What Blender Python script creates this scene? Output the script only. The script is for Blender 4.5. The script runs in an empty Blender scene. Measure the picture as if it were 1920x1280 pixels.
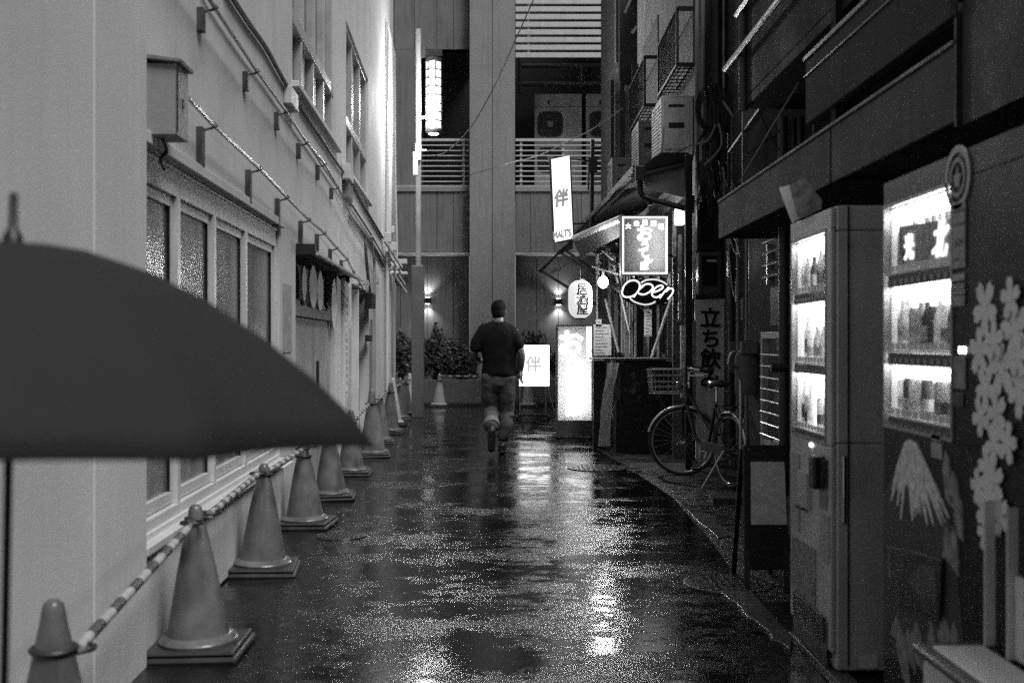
import bpy, math, random
from mathutils import Vector, Matrix
R = math.radians
random.seed(11)
SC = bpy.context.scene
COL = SC.collection

# ---------------------------------------------------------------- camera
FPX = 2133.33                      # focal length in photo pixels (1920 wide)
CAM = Vector((0.0, 0.0, 1.3))
cam_d = bpy.data.cameras.new('camera')
cam_d.sensor_width = 36.0
cam_d.lens = 40.0
cam_d.clip_start = 0.05
cam_d.clip_end = 500
cam_d.dof.use_dof = True
cam_d.dof.focus_distance = 13.0
cam_d.dof.aperture_fstop = 3.4
cam = bpy.data.objects.new('camera', cam_d)
COL.objects.link(cam)
cam.location = CAM
cam.rotation_euler = (R(90), 0, 0)
SC.camera = cam

# ---------------------------------------------------------------- night sky, town glow, exposure
SUN_EL, SUN_AZ = 58, 138           # degrees; the glow comes over the roofs from behind right
world = bpy.data.worlds.new('World')
SC.world = world
world.use_nodes = True
wn = world.node_tree
sky = wn.nodes.new('ShaderNodeTexSky')
sky.sky_type = 'NISHITA'
sky.sun_disc = False
sky.sun_elevation = R(SUN_EL)
sky.sun_rotation = R(SUN_AZ)
bw = wn.nodes.new('ShaderNodeRGBToBW')
wn.links.new(sky.outputs[0], bw.inputs[0])
wn.links.new(bw.outputs[0], wn.nodes['Background'].inputs[0])
wn.nodes['Background'].inputs[1].default_value = 0.042
sun_d = bpy.data.lights.new('sun', 'SUN')
sun_d.energy = 2.75
sun_d.angle = R(24)
sun = bpy.data.objects.new('sun', sun_d)
COL.objects.link(sun)
az, el = R(SUN_AZ), R(SUN_EL)
sdir = Vector((math.sin(az) * math.cos(el), math.cos(az) * math.cos(el), math.sin(el)))
sun.rotation_euler = sdir.to_track_quat('Z', 'Y').to_euler()
sun.location = sdir * 30
SC.view_settings.view_transform = 'Standard'
SC.view_settings.look = 'None'
SC.view_settings.exposure = 0.12
SC.view_settings.gamma = 1.0
SC.render.engine = 'CYCLES'
SC.cycles.sample_clamp_indirect = 3.0
SC.cycles.sample_clamp_direct = 25
SC.cycles.max_bounces = 7
SC.cycles.caustics_reflective = False
SC.cycles.caustics_refractive = False
SC.cycles.use_denoising = False

def P(px, py, Y):
    return Vector(((px - 960) / FPX * Y, Y, 1.3 - (py - 640) / FPX * Y))
def GY(py):
    return 1.3 * FPX / (py - 640)

# ---------------------------------------------------------------- materials
_m = {}
def mat(name, c, rough=.6, metal=0., var=.18, vs=4., bump=.15, bs=60., streak=0., spec=.5, transl=0.):
    if name in _m: return _m[name]
    m = bpy.data.materials.new(name); m.use_nodes = True
    nt = m.node_tree; n = nt.nodes; L = nt.links
    b = n['Principled BSDF']
    b.inputs['Roughness'].default_value = rough
    b.inputs['Metallic'].default_value = metal
    b.inputs['Specular IOR Level'].default_value = spec
    g = n.new('ShaderNodeNewGeometry')
    no = n.new('ShaderNodeTexNoise'); no.inputs['Scale'].default_value = vs; no.inputs['Detail'].default_value = 6
    L.new(g.outputs['Position'], no.inputs['Vector'])
    mr = n.new('ShaderNodeMapRange')
    mr.inputs[1].default_value = .3; mr.inputs[2].default_value = .7
    mr.inputs[3].default_value = c * (1 - var); mr.inputs[4].default_value = c * (1 + var)
    L.new(no.outputs[0], mr.inputs[0])
    last = mr.outputs[0]
    if streak:
        mp = n.new('ShaderNodeMapping'); mp.inputs['Scale'].default_value = (9, 9, .7)
        L.new(g.outputs['Position'], mp.inputs['Vector'])
        n2 = n.new('ShaderNodeTexNoise'); n2.inputs['Scale'].default_value = 1.6; n2.inputs['Detail'].default_value = 5
        L.new(mp.outputs[0], n2.inputs['Vector'])
        m2 = n.new('ShaderNodeMapRange'); m2.inputs[1].default_value = .5; m2.inputs[2].default_value = .75
        m2.inputs[3].default_value = 1; m2.inputs[4].default_value = 1 - streak
        L.new(n2.outputs[0], m2.inputs[0])
        mu = n.new('ShaderNodeMath'); mu.operation = 'MULTIPLY'
        L.new(last, mu.inputs[0]); L.new(m2.outputs[0], mu.inputs[1]); last = mu.outputs[0]
    L.new(last, b.inputs['Base Color'])
    rr = n.new('ShaderNodeMapRange'); rr.inputs[1].default_value = .3; rr.inputs[2].default_value = .7
    rr.inputs[3].default_value = max(.03, rough - .1); rr.inputs[4].default_value = min(1, rough + .1)
    L.new(no.outputs[0], rr.inputs[0]); L.new(rr.outputs[0], b.inputs['Roughness'])
    if bump:
        n3 = n.new('ShaderNodeTexNoise'); n3.inputs['Scale'].default_value = bs; n3.inputs['Detail'].default_value = 4
        L.new(g.outputs['Position'], n3.inputs['Vector'])
        bp = n.new('ShaderNodeBump'); bp.inputs['Strength'].default_value = bump; bp.inputs['Distance'].default_value = .01
        L.new(n3.outputs[0], bp.inputs['Height']); L.new(bp.outputs[0], b.inputs['Normal'])
    if transl:
        t = n.new('ShaderNodeBsdfTranslucent'); L.new(last, t.inputs[0])
        mx = n.new('ShaderNodeMixShader'); mx.inputs[0].default_value = transl
        L.new(b.outputs[0], mx.inputs[1]); L.new(t.outputs[0], mx.inputs[2])
        L.new(mx.outputs[0], n['Material Output'].inputs[0])
    _m[name] = m
    return m

def emit(name, s, c=1.0):
    if name in _m: return _m[name]
    m = bpy.data.materials.new(name); m.use_nodes = True
    b = m.node_tree.nodes['Principled BSDF']
    b.inputs['Base Color'].default_value = (.8, .8, .8, 1)
    b.inputs['Roughness'].default_value = .5
    b.inputs['Emission Color'].default_value = (c, c, c, 1)
    b.inputs['Emission Strength'].default_value = s
    _m[name] = m
    return m

def patterned_glass():
    m = bpy.data.materials.new('patterned_glass'); m.use_nodes = True
    nt = m.node_tree; n = nt.nodes; L = nt.links; b = n['Principled BSDF']
    b.inputs['Roughness'].default_value = .16
    b.inputs['Specular IOR Level'].default_value = .9
    g = n.new('ShaderNodeNewGeometry')
    no = n.new('ShaderNodeTexNoise'); no.inputs['Scale'].default_value = 2.2; no.inputs['Detail'].default_value = 5
    mp0 = n.new('ShaderNodeMapping'); mp0.inputs['Scale'].default_value = (1, 2.2, .6)
    L.new(g.outputs['Position'], mp0.inputs['Vector']); L.new(mp0.outputs[0], no.inputs['Vector'])
    mr = n.new('ShaderNodeMapRange'); mr.inputs[1].default_value = .35; mr.inputs[2].default_value = .65
    mr.inputs[3].default_value = .09; mr.inputs[4].default_value = .24
    L.new(no.outputs[0], mr.inputs[0]); L.new(mr.outputs[0], b.inputs['Base Color'])
    mp = n.new('ShaderNodeMapping'); mp.inputs['Scale'].default_value = (1, 1.0, 1.9)
    L.new(g.outputs['Position'], mp.inputs['Vector'])
    v = n.new('ShaderNodeTexVoronoi'); v.inputs['Scale'].default_value = 42; v.inputs['Randomness'].default_value = .45
    L.new(mp.outputs[0], v.inputs['Vector'])
    bp = n.new('ShaderNodeBump'); bp.inputs['Strength'].default_value = .28; bp.inputs['Distance'].default_value = .004
    L.new(v.outputs['Distance'], bp.inputs['Height']); L.new(bp.outputs[0], b.inputs['Normal'])
    _m['patterned_glass'] = m
    return m

def wet_ground(name, base, thr=.52, rdry=.32, rwet=.055, bumps=.5):
    m = bpy.data.materials.new(name); m.use_nodes = True
    nt = m.node_tree; n = nt.nodes; L = nt.links; b = n['Principled BSDF']
    g = n.new('ShaderNodeNewGeometry')
    def noise(scale, detail, vec=None, rough=.5):
        t = n.new('ShaderNodeTexNoise'); t.inputs['Scale'].default_value = scale
        t.inputs['Detail'].default_value = detail; t.inputs['Roughness'].default_value = rough
        L.new(vec or g.outputs['Position'], t.inputs['Vector']); return t.outputs[0]
    def rng(src, a, b_, c, d):
        t = n.new('ShaderNodeMapRange'); L.new(src, t.inputs[0])
        for i, v in enumerate((a, b_, c, d)): t.inputs[i + 1].default_value = v
        return t.outputs[0]
    def op(o, a, b_):
        t = n.new('ShaderNodeMath'); t.operation = o
        for i, v in enumerate((a, b_)):
            if isinstance(v, (int, float)): t.inputs[i].default_value = v
            else: L.new(v, t.inputs[i])
        return t.outputs[0]
    mp = n.new('ShaderNodeMapping'); mp.inputs['Scale'].default_value = (.75, 1.2, 1)
    L.new(g.outputs['Position'], mp.inputs['Vector'])
    big = op('ADD', op('MULTIPLY', noise(1.5, 4, mp.outputs[0], .6), .55), op('MULTIPLY', noise(9, 8, mp.outputs[0], .72), .45))
    wet = rng(big, thr - .06, thr + .06, 1, 0)             # 1 = standing film of water
    patch = noise(.45, 3)
    fine = noise(120, 4, None, .75)
    grit = noise(38, 6, None, .7)
    mid = noise(7, 5, None, .6)
    col = op('MULTIPLY', rng(grit, .3, .7, base * .45, base * 1.7), rng(patch, .35, .65, .75, 1.2))
    col = op('MULTIPLY', col, rng(wet, 0, 1, 1, .55))
    L.new(col, b.inputs['Base Color'])
    ro = op('ADD', rng(mid, .3, .7, rdry - .1, rdry + .1), rng(patch, .35, .65, -.05, .05))
    mix = n.new('ShaderNodeMix'); L.new(wet, mix.inputs[0]); L.new(ro, mix.inputs[2]); mix.inputs[3].default_value = rwet
    L.new(mix.outputs[0], b.inputs['Roughness'])
    b.inputs['Specular IOR Level'].default_value = .27
    h = op('ADD', op('MULTIPLY', fine, .16), op('MULTIPLY', grit, .8))
    h = op('MULTIPLY', h, rng(wet, 0, 1, 1, .22))
    h = op('ADD', h, op('MULTIPLY', mid, .35))
    bp = n.new('ShaderNodeBump'); bp.inputs['Strength'].default_value = bumps; bp.inputs['Distance'].default_value = .006
    L.new(h, bp.inputs['Height']); L.new(bp.outputs[0], b.inputs['Normal'])
    _m[name] = m
    return m

# ---------------------------------------------------------------- geometry helpers
class MB:
    def __init__(s): s.v = []; s.f = []
    def quad(s, *p):
        k = len(s.v); s.v += [Vector(q) for q in p]; s.f.append(list(range(k, k + len(p))))
    def hexa(s, p):                     # 4 bottom + 4 top, same winding
        k = len(s.v); s.v += [Vector(q) for q in p]
        for f in ((3, 2, 1, 0), (4, 5, 6, 7), (0, 1, 5, 4), (1, 2, 6, 5), (2, 3, 7, 6), (3, 0, 4, 7)):
            s.f.append([k + i for i in f])
        return s
    def box(s, x0, x1, y0, y1, z0, z1):
        return s.hexa([(x0, y0, z0), (x1, y0, z0), (x1, y1, z0), (x0, y1, z0), (x0, y0, z1), (x1, y0, z1), (x1, y1, z1), (x0, y1, z1)])
    def obox(s, c, ax, ay, az):         # centre and three half-axes
        c, ax, ay, az = map(Vector, (c, ax, ay, az))
        return s.hexa([c - ax - ay - az, c + ax - ay - az, c + ax + ay - az, c - ax + ay - az,
                       c - ax - ay + az, c + ax - ay + az, c + ax + ay + az, c - ax + ay + az])
    def beam(s, a, b, w, h, up=(0, 0, 1)):
        a, b, up = Vector(a), Vector(b), Vector(up)
        d = (b - a) / 2; x = d.normalized().cross(up)
        if x.length < 1e-3: x = d.normalized().cross(Vector((1, 0, 0)))
        x.normalize(); u = x.cross(d.normalized()).normalized()
        return s.obox((a + b) / 2, x * w / 2, d, u * h / 2)
    def tube(s, pts, r, n=8, caps=True, closed=False):
        pts = [Vector(p) for p in pts]; N = len(pts)
        rs = r if isinstance(r, (list, tuple)) else [r] * N
        k = len(s.v)
        t0 = (pts[1] - pts[0]).normalized()
        u = t0.orthogonal().normalized()
        for i, p in enumerate(pts):
            if closed: t = (pts[(i + 1) % N] - pts[i - 1]).normalized()
            elif i == 0: t = t0
            elif i == N - 1: t = (pts[i] - pts[i - 1]).normalized()
            else: t = ((pts[i + 1] - p).normalized() + (p - pts[i - 1]).normalized()).normalized()
            u = (u - t * u.dot(t)); u = u.normalized() if u.length > 1e-6 else t.orthogonal().normalized()
            w = t.cross(u)
            for j in range(n):
                a = 2 * math.pi * j / n
                s.v.append(p + (u * math.cos(a) + w * math.sin(a)) * rs[i])
        for i in range(N if closed else N - 1):
            for j in range(n):
                a = k + i * n + j; b = k + i * n + (j + 1) % n
                c = k + ((i + 1) % N) * n + (j + 1) % n; d = k + ((i + 1) % N) * n + j
                s.f.append([a, b, c, d])
        if caps and not closed:
            s.f.append([k + j for j in range(n)][::-1]); s.f.append([k + (N - 1) * n + j for j in range(n)])
        return s
    def lathe(s, c, prof, n=24, ax=(0, 0, 1), sx=1., sy=1., cap=True):
        c, ax = Vector(c), Vector(ax).normalized()
        u = Vector((1, 0, 0)) if abs(ax.x) < .9 else Vector((0, 1, 0))
        u = (u - ax * u.dot(ax)).normalized(); w = ax.cross(u)
        k = len(s.v)
        for (r, z) in prof:
            for j in range(n):
                a = 2 * math.pi * j / n
                s.v.append(c + ax * z + (u * math.cos(a) * sx + w * math.sin(a) * sy) * r)
        for i in range(len(prof) - 1):
            for j in range(n):
                s.f.append([k + i * n + j, k + i * n + (j + 1) % n, k + (i + 1) * n + (j + 1) % n, k + (i + 1) * n + j])
        if cap:
            s.f.append([k + j for j in range(n)][::-1]); s.f.append([k + (len(prof) - 1) * n + j for j in range(n)])
        return s
    def ell(s, c, rx, ry, rz, n=16, m=10, rot=None):
        k = len(s.v); c = Vector(c)
        for i in range(m + 1):
            t = math.pi * i / m
            for j in range(n):
                a = 2 * math.pi * j / n
                p = Vector((rx * math.sin(t) * math.cos(a), ry * math.sin(t) * math.sin(a), -rz * math.cos(t)))
                if rot: p = rot @ p
                s.v.append(c + p)
        for i in range(m):
            for j in range(n):
                s.f.append([k + i * n + j, k + i * n + (j + 1) % n, k + (i + 1) * n + (j + 1) % n, k + (i + 1) * n + j])
        return s
    def poly(s, pts, o, ex, ey, th):    # flat outline extruded along ex x ey
        o, ex, ey = Vector(o), Vector(ex), Vector(ey); nn = ex.cross(ey).normalized()
        k = len(s.v); N = len(pts)
        for z in (0, th):
            for (a, b) in pts: s.v.append(o + ex * a + ey * b + nn * z)
        s.f.append([k + i for i in range(N)][::-1]); s.f.append([k + N + i for i in range(N)])
        for i in range(N):
            j = (i + 1) % N; s.f.append([k + i, k + j, k + N + j, k + N + i])
        return s
    def each(s, name, m, parent, smooth=False, bevel=0):   # one object per primitive
        par = list(range(len(s.v)))
        def find(a):
            while par[a] != a: par[a] = par[par[a]]; a = par[a]
            return a
        for f in s.f:
            for a in f[1:]: par[find(a)] = find(f[0])
        grp = {}
        for f in s.f: grp.setdefault(find(f[0]), []).append(f)
        out = []
        for fs in grp.values():
            ids = sorted({i for f in fs for i in f}); ix = {a: n for n, a in enumerate(ids)}
            q = MB(); q.v = [s.v[a] for a in ids]; q.f = [[ix[a] for a in f] for f in fs]
            out.append(q.build(name, m, parent, smooth=smooth, bevel=bevel))
        return out
    def build(s, name, m, parent=None, smooth=False, bevel=0, origin=None, seg=2):
        me = bpy.data.meshes.new(name)
        if parent is not None: O = wloc(parent)
        elif origin is not None: O = Vector(origin)
        else:
            xs = [p.x for p in s.v]; ys = [p.y for p in s.v]; zs = [p.z for p in s.v]
            O = Vector(((min(xs) + max(xs)) / 2, (min(ys) + max(ys)) / 2, min(zs)))
        me.from_pydata([tuple(p - O) for p in s.v], [], s.f)
        me.materials.append(m); me.update()
        if smooth:
            me.polygons.foreach_set('use_smooth', [True] * len(me.polygons))
            me.set_sharp_from_angle(angle=R(38))
        o = bpy.data.objects.new(name, me); COL.objects.link(o)
        if parent is not None: o.parent = parent
        else: o.location = O
        if bevel:
            bv = o.modifiers.new('bevel', 'BEVEL'); bv.width = bevel; bv.segments = seg; bv.limit_method = 'ANGLE'
        return o

def wloc(o):
    l = Vector(o.location)
    while o.parent is not None: o = o.parent; l += Vector(o.location)
    return l
def tag(o, label=None, cat=None, group=None, kind=None):
    if label: o['label'] = label
    if cat: o['category'] = cat
    if group: o['group'] = group
    if kind: o['kind'] = kind
    return o
def thing(name, loc, label, cat, group=None):
    o = bpy.data.objects.new(name, None); COL.objects.link(o); o.location = loc
    o.empty_display_size = .1
    return tag(o, label, cat, group)
def copy_tree(o, parent=None):
    c = o.copy(); COL.objects.link(c)
    if parent is not None: c.parent = parent
    for ch in [x for x in bpy.data.objects if x.parent == o]: copy_tree(ch, c)
    return c
def curve_pts(pts, n=8):                # smooth line through points
    pts = [Vector(p) for p in pts]; out = []
    for i in range(len(pts) - 1):
        p0 = pts[max(i - 1, 0)]; p1 = pts[i]; p2 = pts[i + 1]; p3 = pts[min(i + 2, len(pts) - 1)]
        for k in range(n):
            t = k / n
            out.append(.5 * ((2 * p1) + (p2 - p0) * t + (2 * p0 - 5 * p1 + 4 * p2 - p3) * t * t + (3 * p1 - p0 - 3 * p2 + p3) * t ** 3))
    out.append(pts[-1]); return out
def sag(a, b, s, n=16):
    a, b = Vector(a), Vector(b)
    return [a.lerp(b, i / n) - Vector((0, 0, s * 4 * (i / n) * (1 - i / n))) for i in range(n + 1)]
FACE_CAM = (Vector((1, 0, 0)), Vector((0, 0, 1)))
FACE_STREET_R = (Vector((0, -1, 0)), Vector((0, 0, 1)))    # on right-hand fronts, seen from the street
FACE_STREET_L = (Vector((.0422, 1, 0)).normalized(), Vector((0, 0, 1)))
def text_mb(string, size, c, basis, bold=0.0, th=.002, sx=1.0, shear=0., roll=0.):
    cu = bpy.data.curves.new('t', 'FONT'); cu.body = string; cu.size = size
    cu.align_x = 'CENTER'; cu.align_y = 'CENTER'; cu.extrude = th / 2; cu.shear = shear
    cu.resolution_u = 3
    o = bpy.data.objects.new('t', cu); COL.objects.link(o)
    dg = bpy.context.evaluated_depsgraph_get(); dg.update()
    me = bpy.data.meshes.new_from_object(o.evaluated_get(dg))
    mb = MB(); ex, ey = basis; nn = ex.cross(ey)
    xs = [v.co.x for v in me.vertices] or [0]; ys = [v.co.y for v in me.vertices] or [0]
    cx, cy = (min(xs) + max(xs)) / 2, (min(ys) + max(ys)) / 2
    cr, sr = math.cos(roll), math.sin(roll)
    for v in me.vertices:
        x, y = (v.co.x - cx) * sx, v.co.y - cy
        x, y = x * cr - y * sr, x * sr + y * cr
        mb.v.append(Vector(c) + ex * x + ey * y + nn * v.co.z)
    mb.f = [list(p.vertices) for p in me.polygons]
    if bold:                                            # thicker strokes: the glyph repeated round a small circle
        v0, f0 = list(mb.v), list(mb.f); N = len(v0)
        for k in range(8):
            a = k * math.pi / 4; off = ex * math.cos(a) * bold + ey * math.sin(a) * bold - nn * (.00025 * (k + 1))
            mb.v += [p + off for p in v0]; mb.f += [[i + N * (k + 1) for i in f] for f in f0]
    bpy.data.objects.remove(o); bpy.data.curves.remove(cu)
    return mb
def join(*mbs):
    r = MB()
    for m in mbs:
        k = len(r.v); r.v += m.v; r.f += [[i + k for i in f] for f in m.f]
    return r

# materials used in many places
WALL = mat('painted_render', .60, .8, var=.09, vs=2.1, bump=.16, bs=110, streak=.12)
WALL2 = mat('render_pier', .60, .8, var=.08, vs=1.4, bump=.12, bs=110, streak=.07)
ALU = mat('aluminium_frame', .62, .4, metal=.15, var=.08)
ALU_P = mat('pale_metal', .6, .35, metal=.4, var=.06)
DARKM = mat('dark_metal', .03, .45, metal=.4, var=.3, streak=.3)
BLACK = mat('black_paint', .012, .4, var=.3, bump=.05)
STEEL = mat('galvanised_steel', .5, .3, metal=.85, var=.15, vs=12)
CONC = mat('grey_concrete', .2, .85, var=.1, vs=2, bump=.3, streak=.2)
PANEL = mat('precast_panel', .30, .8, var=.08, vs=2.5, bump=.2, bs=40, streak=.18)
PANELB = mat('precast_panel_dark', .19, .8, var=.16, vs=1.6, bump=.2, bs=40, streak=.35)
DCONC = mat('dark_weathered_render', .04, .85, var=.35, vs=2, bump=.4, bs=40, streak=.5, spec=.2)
DPAINT = mat('dark_painted_sheet', .045, .5, var=.25, vs=3, bump=.1, streak=.4)
WHITEP = mat('white_painted_metal', .62, .45, var=.06, streak=.12)
ACM = mat('weathered_white_casing', .6, .5, var=.12, vs=6, streak=.3)
PAPER = mat('paper', .7, .85, var=.08, bump=.05)
CABLE = mat('black_cable', .02, .5, var=.2, bump=0)
GCABLE = mat('grey_cable', .22, .5, var=.2, bump=0)
WOOD = mat('dark_wood', .07, .6, var=.35, vs=9, streak=.4)
PWOOD = mat('pale_wood', .2, .6, var=.25, vs=9, streak=.35)
RUB = mat('black_rubber', .02, .5, var=.2, bump=.2)
CLOTH = mat('pale_cloth', .55, .9, var=.1, bump=.3, bs=120, transl=.25)
CHROME = mat('chrome', .75, .12, metal=1, var=.05, bump=0)
VOID = mat('void_shade', .006, .9, var=.2, bump=0)  # near-black colour stands in for the darkness of hollows and undersides
GLASSW = patterned_glass()
# ================================================================ GROUND
g = MB().quad((-60, -30, 0), (60, -30, 0), (60, 90, 0), (-60, 90, 0)) 
g = MB(); g.quad((-60, -30, 0), (60, -30, 0), (60, 90, 0), (-60, 90, 0))
tag(g.build('ground', wet_ground('asphalt_far', .03)), kind='structure')
road = MB()
rx = [-2.4 + i * (4.8 / 40) for i in range(41)]; ry = [-4 + i * .25 for i in range(121)]
for j in range(120):
    for i in range(40):
        road.quad((rx[i], ry[j], .004), (rx[i + 1], ry[j], .004), (rx[i + 1], ry[j + 1], .004), (rx[i], ry[j + 1], .004))
tag(road.build('road', wet_ground('wet_asphalt', .012, thr=.55)), 'wet asphalt lane with puddles', kind='structure')

def slabm(name, pts, m, label, z=.012):
    mb = MB(); mb.poly(pts, (0, 0, .002), (1, 0, 0), (0, 1, 0), z)
    return tag(mb.build(name, m, bevel=.003), label, kind='structure')
SLAB = wet_ground('wet_slab', .11, thr=.40, rdry=.32, bumps=.3)
ASPH2 = wet_ground('patched_asphalt', .016, thr=.43, rdry=.4, bumps=.9)
def gp(px, py):
    Y = GY(py); return ((px - 960) / FPX * Y, Y)
slabm('pavement', [gp(1292, 888), gp(1175, 884), (gp(1182, 870)), (gp(1300, 870))], SLAB, 'pale stone slab at the doorstep')
def rag(a, b, n, amp):
    out = []
    for i in range(n + 1):
        t = i / n
        out.append((a[0] + (b[0] - a[0]) * t + random.uniform(-amp, amp), a[1] + (b[1] - a[1]) * t + random.uniform(-amp, amp)))
    return out
slabm('path', rag(gp(1262, 934), gp(1345, 1012), 9, .012) + [gp(1372, 1008)] + rag(gp(1352, 985), gp(1268, 932), 4, .01), SLAB, 'worn wedge of concrete along the shop fronts')
slabm('gutter', rag(gp(1350, 1112), gp(1476, 1222), 12, .012) + [gp(1484, 1200), gp(1410, 1112)], SLAB, 'broken concrete gutter edge')
slabm('kerb', [gp(1478, 1192), gp(1562, 1279), (1.235, 3.6), (1.30, 3.6), (1.30, 5.03)], mat('kerb_stone', .12, .4, streak=.3), 'raised kerb under the machines', .02)
pvt = MB()
edge = [gp(1120, 842), gp(1170, 872), gp(1262, 934), gp(1330, 1010), gp(1400, 1105), gp(1476, 1200), (1.24, 4.3), (1.24, -3), (6, -3), (6, 16), (2.4, 16)]
pvt.poly(edge, (0, 0, .0045), (1, 0, 0), (0, 1, 0), .004)
tag(pvt.build('pavement', ASPH2), 'dark patched strip along the shop fronts', kind='structure')

MAN = mat('cast_iron', .06, .3, metal=.7, var=.3, vs=20)
def manhole(px, py, r, label):
    x, y = gp(px, py)
    t = thing('manhole_cover', (x, y, .004), label, 'manhole cover')
    MB().lathe((x, y, .0), [(r * .0 + .001, .012), (r, .012), (r, .006)], 40, cap=False).build('cover', MAN, t, smooth=True)
    rg = [(x + r * 1.0 * math.cos(a / 20 * math.pi), y + r * 1.03 * math.sin(a / 20 * math.pi), .006) for a in range(40)]
    MB().tube(rg, .008, 6, closed=True).build('rim', MAN, t, smooth=True)
    kn = MB()
    for i in range(-5, 6):
        for j in range(-5, 6):
            q = Vector((i, j)) * r / 6.2
            if q.length < r * .86: kn.box(x + q.x - r * .03, x + q.x + r * .03, y + q.y - r * .05, y + q.y + r * .05, .011, .016)
    kn.build('tread', MAN, t)
manhole(1366, 1096, .235, 'large round iron cover in the asphalt at the foot of the black easel board')
manhole(1120, 878, .30, 'round iron cover in the wet lane in front of the glowing floor sign')
manhole(640, 1006, .16, 'small round cover in the asphalt beside the fourth cone')

# ================================================================ LEFT BUILDING
def Xw(Y): return -1.31 - .0421875 * Y
def WP(Y, z, d=0.): return Vector((Xw(Y) + d, Y, z))
def pY(px): return 2794.7 / (870 - px)
def pz(px, py): Y = pY(px); return 1.3 - (py - 640) / FPX * Y
def wbox(mb, Y0, Y1, z0, z1, d0, d1):
    return mb.hexa([WP(Y0, z0, d0), WP(Y0, z0, d1), WP(Y1, z0, d1), WP(Y1, z0, d0), WP(Y0, z1, d0), WP(Y0, z1, d1), WP(Y1, z1, d1), WP(Y1, z1, d0)])
LB = thing('concrete_building', (Xw(10) - 1, 10, 0), 'long pale rendered building lining the left side of the alley', 'building')
H = 7.6
YE = 21.0
holes = [(4.50, 8.08, .50, 2.10, .10), (8.85, 12.75, .02, 2.02, .14), (13.25, 15.6, .02, 1.98, .16),
         (8.68, 11.6, 3.28, 5.6, .13), (12.65, 15.55, 3.2, 4.87, .13)]
ys = sorted(set([-4.0, YE] + [h[0] for h in holes] + [h[1] for h in holes] + [6.5, 17, 19]))
zs = sorted(set([0.0, H] + [h[2] for h in holes] + [h[3] for h in holes]))
w = MB()
for a, b in zip(ys, ys[1:]):
    for c, d in zip(zs, zs[1:]):
        cy, cz = (a + b) / 2, (c + d) / 2
        if any(h[0] < cy < h[1] and h[2] < cz < h[3] for h in holes): continue
        w.quad(WP(a, c), WP(b, c), WP(b, d), WP(a, d))
for (a, b, c, d, dep) in holes:
    w.quad(WP(a, c), WP(a, c, -dep), WP(b, c, -dep), WP(b, c)); w.quad(WP(a, d), WP(b, d), WP(b, d, -dep), WP(a, d, -dep))
    w.quad(WP(a, c), WP(a, d), WP(a, d, -dep), WP(a, c, -dep)); w.quad(WP(b, c), WP(b, c, -dep), WP(b, d, -dep), WP(b, d))
for (Y, s) in ((YE, 1), (-4.0, -1)):
    w.quad(WP(Y, 0), (-6, Y, 0), (-6, Y, H), WP(Y, H))
w.quad((-6, -4, 0), (-6, YE, 0), (-6, YE, H), (-6, -4, H))
w.quad(WP(-4, H), WP(YE, H), (-6, YE, H), (-6, -4, H))
w.build('wall', WALL, LB)
pr = MB(); wbox(pr, -4, 3.86, 0, 6.5, 0.001, .052); wbox(pr, 3.90, 4.54, 0, 6.5, 0.001, .045)
pr.build('pier', WALL2, LB, bevel=.006)
# faint joint in the pier, pilaster at the far corner
pj = MB(); wbox(pj, 3.86, 3.90, 0, 6.5, .001, .038); pj.build('joint', mat('joint_filler', .4, .9), LB)
pi_ = MB(); wbox(pi_, 18.9, YE + .004, 0, 6.6, .001, .05); pi_.build('corner_pilaster', WALL2, LB, bevel=.01)
dp = MB(); dp.tube([WP(18.6, .1, .05), WP(18.6, 5.2, .05)], .022, 8); dp.tube([WP(18.75, .1, .06), WP(18.75, 6.4, .06)], .018, 8)
dp.each('downpipe', WALL2, LB, smooth=True)
# wall below the big window: slightly proud apron and its sill
ap = MB(); wbox(ap, 4.545, 8.6, .015, .40, .001, .02); ap.build('apron', WALL, LB, bevel=.004)
sl = MB(); wbox(sl, 4.545, 8.10, .44, .475, -.02, .05); sl.build('sill', ALU, LB, bevel=.004)
hd = MB(); wbox(hd, 4.545, 8.12, 2.105, 2.16, .001, .03); hd.build('drip_moulding', WALL, LB, bevel=.006)
# ---- sash windows, ground floor
def sash_window(y0, y1, z0, z1, dep, head=.13):
    f = MB(); fw = .05
    wbox(f, y0, y1, z1 - head, z1, -.06, -.022)
    wbox(f, y0, y1, z0, z0 + .05, -.06, -.015)
    wbox(f, y0, y0 + fw * .6, z0 + .051, z1 - head - .001, -.06, -.026)
    wbox(f, y1 - fw, y1, z0 + .051, z1 - head - .001, -.06, -.018)
    wbox(f, y0, y1, z1 - .02, z1 - .004, -.021, -.012)
    wn_ = f.build('window', ALU, LB, bevel=.002)
    s = MB(); a, b, c, d = y0 + fw * .6 + .004, y1 - fw - .004, z0 + .055, z1 - head - .005
    t = .04
    for (k0, k1, m0, m1) in ((a, b, c, c + .055), (a, b, d - .045, d), (a, a + t, c + .056, d - .046), (b - t, b, c + .056, d - .046)):
        wbox(s, k0, k1, m0, m1, -.062, -.040)
    s.build('sash', ALU, wn_, bevel=.002)
    s = MB(); wbox(s, b - t - .012, b - t - .003, c + .056, d - .046, -.0545, -.042); wbox(s, a, b, d + .001, d + .008, -.058, -.035)
    s.each('gasket', BLACK, wn_)
    gl = MB(); gl.quad(WP(a + t, c + .055, -.056), WP(b - t, c + .055, -.056), WP(b - t, d - .045, -.056), WP(a + t, d - .045, -.056))
    gl.build('pane', GLASSW, wn_)
    return wn_
for a, b in ((4.50, 5.33), (5.335, 6.10), (6.105, 6.98), (6.985, 8.07)):
    sash_window(a, b, .50, 2.10, .10)
rl = MB()
for z in (.44, ): wbox(rl, 8.0, 8.7, .36, .375, .02, .04)
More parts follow.
